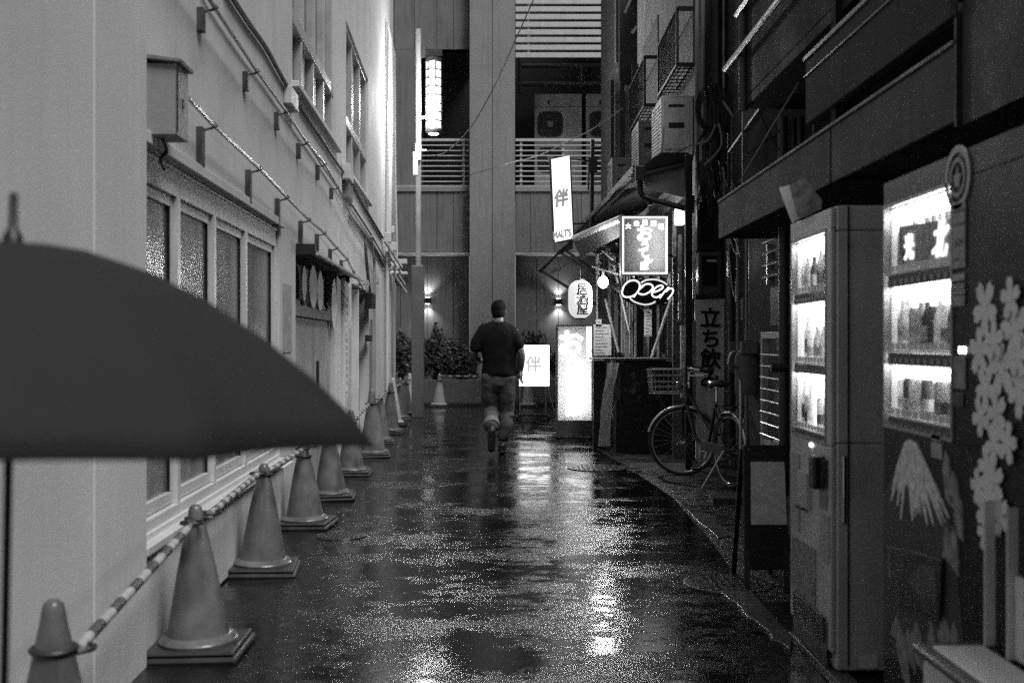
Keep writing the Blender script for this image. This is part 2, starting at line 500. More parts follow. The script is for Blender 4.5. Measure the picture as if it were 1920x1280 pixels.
# ---- upper windows: mullions, transom, sill
def upper_window(y0, y1, z0, z1, n, tz, label=None):
    f = MB(); dy = (y1 - y0) / n
    for i in range(n + 1):
        yy = y0 + i * dy; hw = .035 if 0 < i < n else .05
        c = min(max(yy, y0 + hw), y1 - hw)
        wbox(f, c - hw, c + hw, z0, z1, -.11, -.03)
    wbox(f, y0, y1, tz - .05, tz + .05, -.108, -.02)
    wbox(f, y0, y1, z0, z0 + .06, -.109, -.025)
    wbox(f, y0, y1, z1 - .05, z1, -.109, -.025)
    wn_ = f.build('upper_window', ALU_P, LB, bevel=.004)
    si = MB(); wbox(si, y0 - .06, y1 + .06, z0 - .05, z0 - .004, -.02, .06); si.build('window_sill', WALL2, wn_, bevel=.005)
    gl = MB(); gl.quad(WP(y0, z0, -.09), WP(y1, z0, -.09), WP(y1, z1, -.09), WP(y0, z1, -.09))
    gl.build('pane', mat('dark_glass', .02, .08, var=.2, bump=0, spec=.7), wn_)
    br = MB()
    for i in range(n):
        yy = y0 + (i + .45) * dy; wbox(br, yy - .015, yy + .015, z0 + .06, z1 - .05, -.088, -.06)
    br.each('sash_bar', ALU, wn_)
upper_window(8.68, 11.6, 3.28, 5.6, 4, 3.84)
upper_window(12.65, 15.55, 3.2, 4.87, 3, 3.8)
# ---- shop-front recess
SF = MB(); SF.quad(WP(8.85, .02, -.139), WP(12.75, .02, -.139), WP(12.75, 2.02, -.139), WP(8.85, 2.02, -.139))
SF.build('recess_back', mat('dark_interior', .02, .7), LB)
pn = MB(); wbox(pn, 8.86, 11.72, .02, 1.50, -.12, -.07); pn.build('shutter_panel', mat('rust_streaked_panel', .34, .6, var=.2, vs=2, streak=.65), LB)
sh = MB(); wbox(sh, 8.86, 11.78, 1.505, 1.60, -.12, -.03); sh.build('counter_shelf', mat('stained_shelf', .16, .6, var=.4, vs=6, streak=.5), LB, bevel=.004)
fr = MB()
wbox(fr, 11.73, 11.80, .02, 1.50, -.12, -.02); wbox(fr, 11.81, 12.0, .02, 2.0, -.12, -.01); wbox(fr, 12.5, 12.74, .02, 2.0, -.12, .0)
fr.each('door_frame', WHITEP, LB, bevel=.004)
gp_ = MB(); wbox(gp_, 12.02, 12.48, .02, 1.97, -.12, -.04); gp_.build('notice_board', WHITEP, LB)
hn = MB(); wbox(hn, 10.62, 10.66, .78, 1.12, -.069, -.045); hn.build('handle', DARKM, LB, bevel=.004)
dr = MB(); wbox(dr, 13.28, 15.57, .02, 1.95, -.14, -.11); dr.build('door', mat('grey_door', .28, .55, var=.08, streak=.2), LB)
df = MB()
for a in (13.27, 14.35, 15.5): wbox(df, a, a + .07, .02, 1.96, -.13, -.02)
df.each('door_frame', WHITEP, LB, bevel=.004)
cl_ = MB(); wbox(cl_, 10.0, 10.4, 1.62, 1.86, -.13, -.1); wbox(cl_, 10.62, 10.66, .3, .7, -.068, -.06)
# pale notice glued to the pier between window and shop front
nt_ = MB(); wbox(nt_, 8.22, 8.62, 1.22, 1.72, .003, .006); nt_.build('poster', mat('faded_poster', .36, .8, vs=14, var=.3), LB)

# canopy strip over the shop front (thing of its own)
cn = thing('shop_awning', WP(10.5, 2.02), 'narrow sloping metal hood over the dark shop recess on the left wall', 'awning')
c1 = MB()
c1.hexa([WP(8.9, 2.03, .001), WP(8.9, 1.98, .16), WP(12.9, 1.98, .16), WP(12.9, 2.03, .001), WP(8.9, 2.075, .001), WP(8.9, 2.005, .165), WP(12.9, 2.005, .165), WP(12.9, 2.075, .001)])
c1.build('hood', mat('hood_metal', .2, .4, metal=.5, streak=.3), cn, bevel=.003)
c2 = MB(); c2.tube([WP(8.88, 1.985, .165), WP(12.95, 1.985, .165)], .014, 8); c2.build('gutter', ALU_P, cn, smooth=True)
c3 = MB(); wbox(c3, 8.86, 8.9, 1.98, 2.06, .0, .15); c3.build('end_plate', DARKM, cn)

# leaf-shaped pale boards in the recess
LEAF = mat('pale_board', .7, .6, var=.05)
def leaf(Yc, z0, z1, hw, label):
    mb = MB(); N = 14; k = []
    zc = (z0 + z1) / 2; hh = (z1 - z0) / 2
    ring = [(math.copysign(abs(math.cos(a)) ** 1.2, math.cos(a)) * hw, math.sin(a) * hh) for a in [2 * math.pi * i / 28 for i in range(28)]]
    mb.poly(ring, WP(Yc, zc, -.028), FACE_STREET_L[0], (0, 0, 1), .018)
    tag(mb.build('hanging_board', LEAF, bevel=.002), label, 'hanging board', 'pale pointed boards hung in the shop recess')
leaf(9.42, 1.63, 1.93, .085, 'smallest pale pointed board hanging in the dark shop recess, nearest the big window')
leaf(9.98, 1.59, 1.97, .16, 'widest pale pointed board in the shop recess, second from the big window')
leaf(10.46, 1.58, 1.95, .13, 'pale pointed board hung just right of the widest one in the recess')
leaf(11.58, 1.42, 1.94, .13, 'pale pointed board at the far end of the dark recess beside the door frame')
bx = MB(); wbox(bx, 10.72, 11.05, 1.605, 1.90, -.10, -.05)
tag(bx.build('menu_case', mat('grey_case', .2, .5, vs=12, var=.4), bevel=.004), 'narrow grey framed case standing on the stained shelf among the pale boards', 'display case')
for i in range(14):
    yy = 9.0 + i * .19 + random.uniform(-.05, .05); hh = random.uniform(.03, .09)
    b = MB(); b.lathe(WP(yy, 1.601, -.055), [(.016, 0), (.018, hh * .6), (.008, hh * .8), (.008, hh)], 8)
    q = i % 3
    tag(b.build('bottle', (RUB, PAPER, ACM)[q], smooth=True), ('small black bottle', 'small white bottle', 'small grey jar')[q] + ' standing in the row on the stained shelf', 'bottle', 'bottles and jars on the stained shelf')

# vertical notice text
tb = thing('wall_notice', WP(12.75, .8, .0), 'tall narrow white notice with a column of small black characters beside the recess', 'notice')
nb = MB(); wbox(nb, 12.56, 12.74, .75, 1.82, .0015, .006); nb.build('board', PAPER, tb)
lt = MB()
for i, ch in enumerate('駐輪場につき関係者以外禁止'):
    lt = join(lt, text_mb(ch, .062, WP(12.65, 1.77 - i * .077, .008), FACE_STREET_L, bold=.002))
lt.build('lettering', BLACK, tb)

# electrical box near the pier
eb = thing('electrical_box', WP(4.75, 2.14, 0), 'grey metal box with a sloping lid high on the wall beside the near pier', 'electrical box')
e = MB(); wbox(e, 4.66, 4.85, 2.146, 2.44, .001, .135); e.build('case', mat('grey_box_paint', .30, .5, var=.08, streak=.15), eb, bevel=.004)
e = MB(); e.hexa([WP(4.64, 2.455, .0), WP(4.64, 2.44, .15), WP(4.87, 2.44, .15), WP(4.87, 2.455, .0), WP(4.64, 2.475, .0), WP(4.64, 2.455, .155), WP(4.87, 2.455, .155), WP(4.87, 2.475, 0)])
e.build('lid', mat('box_lid', .22, .5), eb, bevel=.003)
e = MB(); wbox(e, 4.655, 4.662, 2.16, 2.43, .1345, .14); wbox(e, 4.74, 4.755, 2.27, 2.31, .136, .142); e.build('latch', DARKM, eb)
e = MB(); e.tube(curve_pts([WP(4.75, 2.15, .05), WP(4.78, 2.1, .06), WP(4.80, 2.07, .03), WP(4.9, 2.04, .02)]), .008, 6); e.build('conduit', DARKM, eb, smooth=True)

# ---- brackets with steel rods
BRK = mat('bracket_steel', .075, .5, metal=.3, var=.3, streak=.3)
ROD = mat('bright_rod', .5, .38, metal=.7, var=.1, bump=0)
def rail_line(pts, brackets, hgt, label, r=.011):
    t = thing('cable_rail', WP(pts[0][0], pts[0][1] - .2), label, 'cable rail', 'bright steel rods on brackets along the left wall')
    MB().tube([WP(y, z, .075) for y, z in pts], r, 8).build('rod', ROD, t, smooth=True)
    for (Y, z, h) in brackets:
        m = MB(); wbox(m, Y - .03, Y + .03, z - h, z - .01, .001, .032); m.beam(WP(Y + .02, z - .02, .03), WP(Y + .02, z - .005, .085), .012, .01)
        m.build('bracket', BRK, t, bevel=.002)
        m = MB(); m.tube([WP(Y + .03, z - .014, .06), WP(Y + .03, z + .002, .095), WP(Y + .03, z + .02, .08)], .005, 5); m.build('clip', BRK, t)
    return t
low = [(5.1, 2.375), (5.78, 2.33), (7.15, 2.30), (8.3, 2.285), (9.25, 2.265), (10.7, 2.21), (11.8, 2.15), (12.6, 2.07), (13.2, 1.99), (13.6, 1.95)]
lb = []
for px, t, h in ((370, 235, 78), (461, 316, 65), (516, 370, 55), (560, 412, 48), (591, 437, 42), (616, 465, 30), (637, 486, 24), (650, 510, 20)):
    Y = pY(px); lb.append((Y, 1.3 - (t - 640) / FPX * Y, h / FPX * Y))
low2 = [(lb[0][0] - .5, lb[0][1] + .03)] + [(b[0], b[1] + .005) for b in lb] + [(13.9, 1.95)]
rail_line(low2, lb, .2, 'lower bright rod on long dark brackets above the big window and the shop recess')
ub = []
for px, t, h in ((371, 20, 48), (456, 139, 38), (515, 214, 35), (556, 272, 30), (592, 312, 30), (618, 355, 22)):
    Y = pY(px); ub.append((Y, 1.3 - (t - 640) / FPX * Y + .02, h / FPX * Y))
up2 = [(4.6, 3.02)] + [(b[0], b[1] + .005) for b in ub] + [(12.9, 2.62), (15, 2.5), (17.5, 2.38)]
rail_line(up2, ub, .13, 'upper bright rod on short dark brackets running below the cables')

def wall_cable(pts, r, label, m=GCABLE, name='wall_cable'):
    q = [WP(pY(px), pz(px, py), .02) for px, py in pts]
    for i in range(len(q)): q[i].z += random.uniform(-.006, .006)
    o = MB().tube(curve_pts(q, 6), r, 6).build(name, m, smooth=True)
    return tag(o, label, 'cable', 'cables clipped along the left wall')
CB = mat('painted_cable', .12, .6, var=.3, bump=0)
wall_cable([(372, -30), (400, 22), (450, 98), (487, 147), (540, 222), (582, 285), (607, 320), (640, 366), (655, 388)], .008, 'thin cable just above the upper bright rod')
wall_cable([(415, -30), (432, 0), (460, 42), (492, 87), (515, 130), (537, 168)], .016, 'thick dark cable entering the small junction box from the top of the wall', CB)
wall_cable([(559, 200), (575, 225), (600, 262), (622, 298), (640, 322)], .014, 'dark cable between the two junction boxes below the first upper window', CB)
wall_cable([(655, 338), (672, 374), (700, 420), (716, 446)], .018, 'dark cable dropping from the second junction box towards the far corner', CB)
wall_cable([(650, 375), (668, 402), (692, 438), (712, 472), (722, 488)], .012, 'slim cable under the thick one near the far corner', CB)
wall_cable([(652, 404), (670, 425), (690, 452), (706, 475), (718, 500)], .02, 'lowest bunched cable near the far corner of the left wall', GCABLE)
wall_cable([(682, 440), (684, 480), (690, 540), (692, 560)], .02, 'vertical cable falling from the cable bunch to the dark meter box', CB)
def jbox(px0, px1, py0, py1, d, label, m=ACM):
    Y0, Y1 = pY(px0), pY(px1); Yc = (Y0 + Y1) / 2
    z1, z0 = 1.3 - (py0 - 640) / FPX * Yc, 1.3 - (py1 - 640) / FPX * Yc
    mb = MB(); wbox(mb, Y0, Y1, z0, z1, .001, d)
    return tag(mb.build('junction_box', m, bevel=.006), label, 'junction box', 'small boxes on the left wall')
jbox(531, 545, 170, 203, .06, 'grey junction box below the first upper window, nearest one')
jbox(640, 648, 312, 340, .09, 'square junction box below the sill between the two upper windows')
jbox(642, 650, 345, 375, .07, 'small square box just under the box below the second upper window', mat('mid_box', .2, .5))
jbox(683, 691, 550, 578, .10, 'dark meter box on the wall beyond the doorway', DARKM)
jbox(684, 690, 628, 640, .06, 'tiny dark switch box low on the wall beyond the doorway', DARKM)
# bundle of fittings at the far corner
fb = thing('cable_fittings', WP(19.3, 2.3), 'cluster of pale brackets, insulators and boxes on the far corner of the left wall', 'cable fittings')
for i, (py, hh, d) in enumerate(((445, .16, .14), (462, .14, .2), (478, .2, .16), (500, .1, .24), (512, .05, .34), (430, .12, .1), (490, .09, .3))):
    Y = 18.2 + i * .32; z = 1.3 - (py - 640) / FPX * Y
    m = MB(); wbox(m, Y, Y + .16, z - hh / 2, z + hh / 2, .03, d); m.build('fitting', WHITEP if i % 2 else ACM, fb, bevel=.01)
for i in range(4):
    Y = 18 + i * .5; z = 2.9 - i * .12
    m = MB(); m.beam(WP(Y, z, .05), WP(Y + 1.2, z - .35, .26), .03, .04); m.build('strut', WHITEP, fb)
cc = WP(20.7, 2.42, .17)
m = MB(); m.tube([cc + Vector((math.cos(a / 12 * math.pi) * .10, 0, math.sin(a / 12 * math.pi) * .11)) for a in range(24)], .02, 6, closed=True)
m.build('cable_coil', CABLE, fb, smooth=True)
MB().tube(curve_pts([WP(20.6, 2.8, .1), WP(20.7, 3.2, .09), WP(20.8, 4.2, .06), WP(20.9, 6.2, .04)]), .015, 6).build('cable', WHITEP, fb, smooth=True)
# pipe beside doorway, and diagonal stay
pp = MB(); pp.tube([WP(15.75, .02, .05), WP(15.75, 1.6, .05)], .035, 10); pp.tube([WP(16.1, .02, .04), WP(16.1, 2.4, .04), WP(15.7, 2.75, .03)], .02, 8)
tag(pp.build('drainpipe', mat('pipe_paint', .3, .5, streak=.2), smooth=True), 'grey drainpipe beside the doorway near the far end of the left wall', 'pipe')
st = MB(); st.beam(WP(13.5, 1.97, .05), WP(16.0, 2.12, .10), .02, .03); st.beam(WP(15.2, 1.75, .02), WP(15.2, 2.12, .02), .05, .03)
tag(st.build('stay_bracket', mat('stay', .4, .4, metal=.3)), 'thin diagonal stay above the doorway on the left wall', 'bracket')

# ================================================================ FAR BUILDING
FB = thing('modern_building', (0, 25.5, 0), 'tall modern building of grey panels closing the end of the alley', 'building')
FYc, FYb = 24.75, 25.0             # column face, bay face
def fx(px, Y=25.0): return (px - 960) / FPX * Y
def fz(py, Y=25.0): return 1.3 - (py - 640) / FPX * Y
HF = 16.0
zt, zb, zl = fz(93), fz(350), fz(474)
col_ = MB()
def cbox(mb, px0, px1, z0, z1, Y, dep=.6):
    mb.box(fx(px0, Y), fx(px1, Y), Y, Y + dep, z0, z1)
# column of two panel strips with a seam
cbox(col_, 880.5, 922.6, 0, HF, FYc); cbox(col_, 923.6, 965.5, 0, HF, FYc)
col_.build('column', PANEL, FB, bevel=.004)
cb = MB(); cbox(cb, 881, 965, 0, HF, FYc + .02); cb.build('column_core', mat('seam_dark', .03, .8), FB)
up = MB()
xs_ = [700, 739, 777, 819, 850, 880]
for a, b in zip(xs_, xs_[1:]):                      # above the left opening
    cbox(up, a + .4, b - .4, zt, HF, FYb, .3)
for a, b in ((700, 739), (739, 786)): cbox(up, a + .4, b - .4, zb, zt - .004, FYb, .3)
for a, b in ((700, 739), (739, 780), (780, 819), (819, 850), (850, 880)): cbox(up, a + .4, b - .4, zl + .02, zb - .12, FYb, .3)
for a, b in ((966, 995), (995, 1040), (1040, 1090), (1090, 1135), (1135, 1190), (1190, 1260), (1260, 1400)): cbox(up, a + .4, b - .4, zl + .02, zb - .12, FYb, .3)
for a, b in ((560, 620), (620, 700)): cbox(up, a + .4, b - .4, 0, HF, FYb, .3)
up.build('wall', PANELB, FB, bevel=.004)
bk = MB(); bk.box(fx(560), fx(880), FYb + .02, FYb + .28, zl, zb - .13); bk.box(fx(966), fx(1400), FYb + .02, FYb + .28, zl, zb - .13)
bk.box(fx(700), fx(880), FYb + .02, FYb + .28, zt + .01, HF - .01)
bk.each('backing', mat('seam_dark', .03, .8), FB)
lo = MB()
for a, b in ((700, 751), (751, 801), (801, 850), (850, 879), (967, 1006), (1006, 1047), (1047, 1090), (1090, 1140), (1140, 1400)):
    lo.box(fx(a + .5, 25.3), fx(b - .5, 25.3), 25.3, 25.5, 0, zl - .06)
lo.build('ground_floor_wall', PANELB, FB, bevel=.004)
lk = MB(); lk.box(fx(700, 25.3), fx(879, 25.3), 25.31, 25.49, 0, zl - .07); lk.box(fx(967, 25.3), fx(1400, 25.3), 25.31, 25.49, 0, zl - .07)
lk.each('backing', mat('seam_dark', .03, .8), FB)
lg = MB(); lg.box(fx(690), fx(880), FYb - .06, FYb + .5, zl - .05, zl + .005); lg.box(fx(966), fx(1400), FYb - .06, FYb + .5, zl - .05, zl + .005)
lg.each('ledge', mat('pale_ledge', .5, .4, metal=.3), FB, bevel=.004)
sb = MB(); sb.box(fx(690), fx(880), FYb - .03, FYb + 1.8, zb - .11, zb); sb.box(fx(966), fx(1400), FYb - .03, FYb + 1.8, zb - .11, zb)
sb.each('floor_slab', PANEL, FB, bevel=.004)
inn = MB(); inn.quad((fx(740), 27.0, zb), (fx(1500), 27.0, zb), (fx(1500), 27.0, HF), (fx(740), 27.0, HF))
inn.quad((fx(787), 25.3, zb), (fx(787), 27, zb), (fx(787), 27, zt), (fx(787), 25.3, zt))
inn.quad((fx(787), 25.0, zt), (fx(880), 25.0, zt), (fx(880), 27, zt), (fx(787), 27, zt))
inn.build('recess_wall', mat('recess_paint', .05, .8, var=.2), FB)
rt = MB(); rt.box(fx(1153), fx(1400), FYb, FYb + .3, zb, HF); rt.box(fx(1400), 14, FYb, FYb + .3, 0, HF); rt.box(-14, fx(560), FYb, FYb + .3, 0, HF)
rt.build('side_wall', PANEL, FB)
# ---- louvre screen
LV = thing('louvre_screen', (fx(1060), 25, fz(108)), 'pale horizontal louvre blades in the upper right bay of the far building', 'louvre screen')
py = 108.5
while py > -200:
    m = MB(); m.box(fx(966.5), fx(1152), 24.98, 25.03, fz(py), fz(py - 9.4)); m.build('blade', WHITEP, LV, bevel=.005); py -= 14.35
m = MB()
for px in (989, 1132): m.box(fx(px), fx(px + 4), 25.031, 25.07, fz(106), fz(-190))
m.each('upright', WHITEP, LV)
# ---- pipes behind
for i, (y0, px0, r) in enumerate(((124, 975, .055), (158, 972, .06))):
    m = MB(); pts = [(fx(px0, 26.5), 26.5, fz(y0, 26.5)), (fx(1180, 26.5), 26.5, fz(y0 - 2, 26.5))]
    m.tube(pts, r, 10)
    tag(m.build('duct_pipe', mat('lagged_pipe', .10, .6), smooth=True), ('upper' if i == 0 else 'lower') + ' horizontal lagged pipe in the recess above the two big outdoor units', 'pipe', 'lagged pipes in the far recess')
for k, (xx, za, zb2, r) in enumerate(((976, 100, 175, .06), (1090, 122, 158, .04))):
    m = MB(); m.tube([(fx(xx, 26.5), 26.5, fz(za, 26.5)), (fx(xx, 26.5), 26.5, fz(zb2, 26.5))], r, 10)
    tag(m.build('duct_pipe', mat('lagged_pipe', .1, .6), smooth=True), ('vertical lagged pipe at the left end of the two horizontal ones', 'short vertical pipe joining the two horizontal lagged ones near their middle')[k], 'pipe', 'lagged pipes in the far recess')
# ---- big outdoor units
FANM = mat('fan_dark', .015, .5)
ou0 = None
for i, (pa, pb, lab) in enumerate(((1002, 1091, 'left one of the two tall cooling units behind the far railing'), (1099, 1188, 'right one of the two tall cooling units behind the far railing'))):
    Y = 26.0; x0, x1 = fx(pa, Y), fx(pb, Y); z0, z1 = zb, fz(176, Y)
    t = thing('outdoor_unit', ((x0 + x1) / 2, Y, z0), lab, 'cooling unit', 'tall cooling units in the far recess')
    m = MB(); m.box(x0, x1, Y, Y + .45, z0, z1); m.build('casing', mat('unit_casing', .34, .5, streak=.15), t, bevel=.012)
    fxx = x0 + .36; 
    for zc in (fz(233, Y), fz(300, Y)):
        sq = MB(); rr = .29
        ring = [(math.copysign(abs(math.cos(a)) ** .45, math.cos(a)) * rr, math.copysign(abs(math.sin(a)) ** .45, math.sin(a)) * rr) for a in [2 * math.pi * k / 32 for k in range(32)]]
        sq.poly(ring, (fxx, Y - .001, zc), (1, 0, 0), (0, 0, 1), .01); fo = sq.build('fan_opening', FANM, t)
        gr = MB()
        for rr2 in (.06, .12, .18, .24, .28):
            gr.tube([(fxx + rr2 * math.cos(k / 10 * math.pi), Y - .02, zc + rr2 * math.sin(k / 10 * math.pi)) for k in range(20)], .005, 4, closed=True)
        gr.build('grille', mat('grille_grey', .03, .5), fo)
        hb = MB(); hb.box(fxx - .07, fxx + .07, Y - .04, Y - .02, zc - .075, zc + .075); hb.build('hub_badge', mat('badge', .2, .5), fo, bevel=.015)
    m = MB(); m.box(x0 + .30, x0 + .35, Y - .005, Y, fz(197, Y), fz(188, Y)); m.box(x0, x1, Y - .004, Y, fz(201, Y), fz(200, Y)); m.build('vent_slot', FANM, t)
# ---- railings
def railing(pa, pb, posts, label):
    t = thing('balcony_railing', (fx((pa + pb) / 2), 25.05, zb), label, 'railing', 'pale railings of the far building')
    Y = 25.02
    for k, py_ in enumerate((262, 272, 282, 291.5, 301, 311, 320.5, 330, 340)):
        m = MB(); h = .028 if k == 0 else .012; m.box(fx(pa), fx(pb), Y, Y + .03, fz(py_) - h, fz(py_) + h); m.build('rail', WHITEP, t)
    for px in posts:
        m = MB(); m.box(fx(px) - .025, fx(px) + .025, Y + .031, Y + .06, zb, fz(259)); m.build('post', WHITEP, t)
railing(788, 879.5, (869,), 'pale horizontal railing in the left bay below the hanging lamp')
railing(966.5, 1153, (977, 1056, 1133), 'pale horizontal railing in the right bay in front of the cooling units')
for pa, pb, which in ((741, 879.5, 'left'), (966.5, 1200, 'right')):
    m = MB(); m.box(fx(pa), fx(pb), 24.985, 25.0, fz(352.5), fz(347.5))
    m.build('edge_strip', mat('pale_ledge', .5, .4, metal=.3), FB)
# ---- up/down wall lights
WLM = mat('lamp_housing', .03, .4, metal=.5)
def wall_light(px, py, label):
    x, z, Y = fx(px, 25.3), fz(py, 25.3), 25.3
    t = thing('wall_light', (x, Y, z), label, 'wall lamp', 'up and down lights on the far wall')
    m = MB(); m.box(x - .08, x + .08, Y - .13, Y - .002, z - .065, z + .065); m.build('housing', WLM, t, bevel=.004)
    for s in (1, -1):
        m = MB(); m.box(x - .05, x + .05, Y - .10, Y - .03, z + s * .068 - .002, z + s * .068 + .002); m.build('lens', emit('lens_glow', 12), t)
        ld = bpy.data.lights.new('lamp_light', 'SPOT'); ld.energy = 20; ld.spot_size = R(115); ld.spot_blend = .8; ld.shadow_soft_size = .03
        lo_ = bpy.data.objects.new('lamp_light', ld); COL.objects.link(lo_); lo_.parent = t
        lo_.location = (0, -.09, s * .085); lo_.rotation_euler = (R(180) if s > 0 else 0, 0, 0)
wall_light(802, 564, 'small dark up-and-down wall light just right of the grey post')
wall_light(1047, 566, 'small dark up-and-down wall light left of the paper lantern')
# ---- planter and shrubs
PL = MB(); PL.box(fx(690, 23.5), fx(1180, 23.5), 23.5, 23.62, 0, fz(712, 23.5)); PL.box(fx(690, 23.5), fx(1180, 23.5), 23.62, 25.2, 0, fz(718, 23.5))
tag(PL.build('planter_wall', mat('planter_render', .16, .8, streak=.3), bevel=.006), 'low grey planter wall along the foot of the far building', 'planter')
kb = MB(); kb.box(-8, 9, 22.9, 23.499, 0, .05); tag(kb.build('pavement', mat('dark_paving', .03, .5)), 'low dark step in front of the planter', kind='structure')
def leafmat(): return mat('shrub_leaf', .045, .45, var=.5, vs=9, bump=0)
def shrub(x, y, w_, h, n, label, up=False):
    z0 = fz(720, 23.5)
    t = thing('shrub', (x, y, z0 - .1), label, 'shrub', 'shrubs in the far planter')
    m = MB(); tw = MB()
    for i in range(12):
        a = random.uniform(0, 2 * math.pi); q = Vector((x + math.cos(a) * w_ * .3 * random.random(), y + math.sin(a) * .2, z0 + h * random.uniform(.6, .95)))
        tw.tube([(x + random.uniform(-.1, .1), y, z0 - .1), ((x + q.x) / 2, y, z0 + h * .35), q], [.012, .009, .004], 5)
    for i in range(n):
        a = random.uniform(0, 2 * math.pi); rr = random.random() ** .45; ph = random.uniform(-.5, 1.57)
        lump = 1 + .28 * math.sin(a * 3 + x * 7) + .2 * math.sin(ph * 6 + x)
        c = Vector((x + math.cos(a) * math.cos(ph) * w_ / 2 * rr * lump, y + math.sin(a) * math.cos(ph) * .42 * rr, z0 + h * .42 + math.sin(ph) * h * .55 * rr * lump))
        d = Vector((random.gauss(0, 1), random.gauss(0, 1), random.gauss(0.3, 1))).normalized(); L_ = random.uniform(.035, .07)
        s_ = d.orthogonal().normalized() * L_ * .33
        m.quad(c - d * L_, c + s_, c + d * L_, c - s_)
    m.build('foliage', leafmat(), t); tw.build('stem', WOOD, t, smooth=True)
shrub(fx(752, 24.2), 24.2, .8, 1.0, 2400, 'dark shrub at the far left of the planter between wall and grey post')
shrub(fx(818, 24.2), 24.2, .75, 1.05, 3000, 'tallest dark shrub just right of the grey post')
shrub(fx(862, 24.1), 24.1, .95, .75, 3000, 'rounded dark shrub left of the walking man')
shrub(fx(1000, 24.2), 24.2, .9, .95, 2600, 'dark shrub behind the small glowing stand sign')
shrub(fx(1060, 24.2), 24.2, .8, .8, 1600, 'dark shrub behind the tall glowing floor sign')
# ---- grey post, pole and lantern lamp
PY = 19.5
def qx(px): return (px - 960) / FPX * PY
def qz(py): return 1.3 - (py - 640) / FPX * PY
sp = thing('street_lamp', (qx(783.5), PY, 0), 'slim lamp post with square grey base and a tall glowing slatted cylinder lamp', 'street lamp')
m = MB(); m.box(qx(772.5), qx(795), PY - .1, PY + .1, 0, qz(498)); m.build('base_box', mat('post_paint', .13, .4, var=.1), sp, bevel=.012)
m = MB(); m.tube([(qx(784.5), PY, qz(498)), (qx(784.5), PY, qz(55))], .047, 14); m.build('pole', mat('pole_paint', .34, .35, metal=.3), sp, smooth=True)
m = MB(); m.box(qx(779), qx(789.5), PY - .08, PY + .08, qz(302), qz(270)); m.box(qx(775), qx(784), PY - .09, PY - .0, qz(330), qz(286)); m.box(qx(787), qx(800), PY - .03, PY + .03, qz(284), qz(281)); m.each('bracket_box', WHITEP, sp, bevel=.008)
m = MB()
for py_ in (92, 221): m.beam((qx(787), PY, qz(py_)), (qx(799), PY, qz(py_)), .05, .05)
m.beam((qx(787), PY, qz(102)), (qx(829), PY, qz(99)), .04, .12)
m.each('arm', mat('arm_dark', .04, .5), sp)
lc = Vector((qx(813), PY, 0)); rr = (qx(827.5) - qx(799)) / 2
m = MB(); m.lathe((lc.x, PY, 0), [(rr, qz(243)), (rr, qz(117))], 28); ln = m.build('lantern', emit('lantern_glow', 1.25), sp, smooth=True)
m = MB()
for k in range(9):
    z = qz(117) + (qz(243) - qz(117)) * k / 8
    m.tube([(lc.x + (rr + .004) * math.cos(a / 12 * math.pi), PY + (rr + .004) * math.sin(a / 12 * math.pi), z) for a in range(24)], .012, 5, closed=True)
for a in (-70, -10, 50, 110, 170, 230):
    x_, y_ = lc.x + (rr + .004) * math.cos(R(a)), PY + (rr + .004) * math.sin(R(a)); m.tube([(x_, y_, qz(243)), (x_, y_, qz(117))], .013, 5)
m.build('lantern_cage', BLACK, sp, smooth=True)
m = MB(); m.lathe((lc.x, PY, 0), [(rr * .9, qz(251)), (rr * 1.12, qz(246)), (rr * 1.12, qz(243.2))], 28); m.lathe((lc.x, PY, 0), [(rr * 1.05, qz(116.5)), (rr * 1.0, qz(110))], 28)
m.build('lantern_cap', mat('cap_dark', .05, .4), sp, smooth=True)
m = MB(); m.lathe((lc.x, PY, 0), [(.07, qz(252.5)), (.085, qz(251.2))], 20); m.build('down_lens', emit('downlight_glow', 16), sp)
ld = bpy.data.lights.new('lamp_light', 'POINT'); ld.energy = 210; ld.shadow_soft_size = .13
lo_ = bpy.data.objects.new('lamp_light', ld); COL.objects.link(lo_); lo_.parent = sp; lo_.location = (lc.x - qx(783.5) - .05, -.35, qz(205))

# overhead wires
ww = [P(1012, -30, 17), P(1000, 0, 17.2), P(965, 78, 17.8), P(925, 165, 18.5), P(880, 242, 19), P(835, 286, 19.3), P(797, 293, 19.45)]
tag(MB().tube(curve_pts(ww), .010, 5).build('overhead_wire', CABLE, smooth=True), 'twisted wire sagging from the lamp post bracket up past the louvres', 'wire')
ww = [P(1168, 203, 15.2), P(1115, 240, 16), P(1060, 268, 17), P(1010, 292, 18), P(964, 304, 19.5), P(915, 318, 22), P(880, 328, 24.9)]
tag(MB().tube(curve_pts(ww), .008, 5).build('overhead_wire', GCABLE, smooth=True), 'thin wire running from the right roofs across the far column', 'wire')
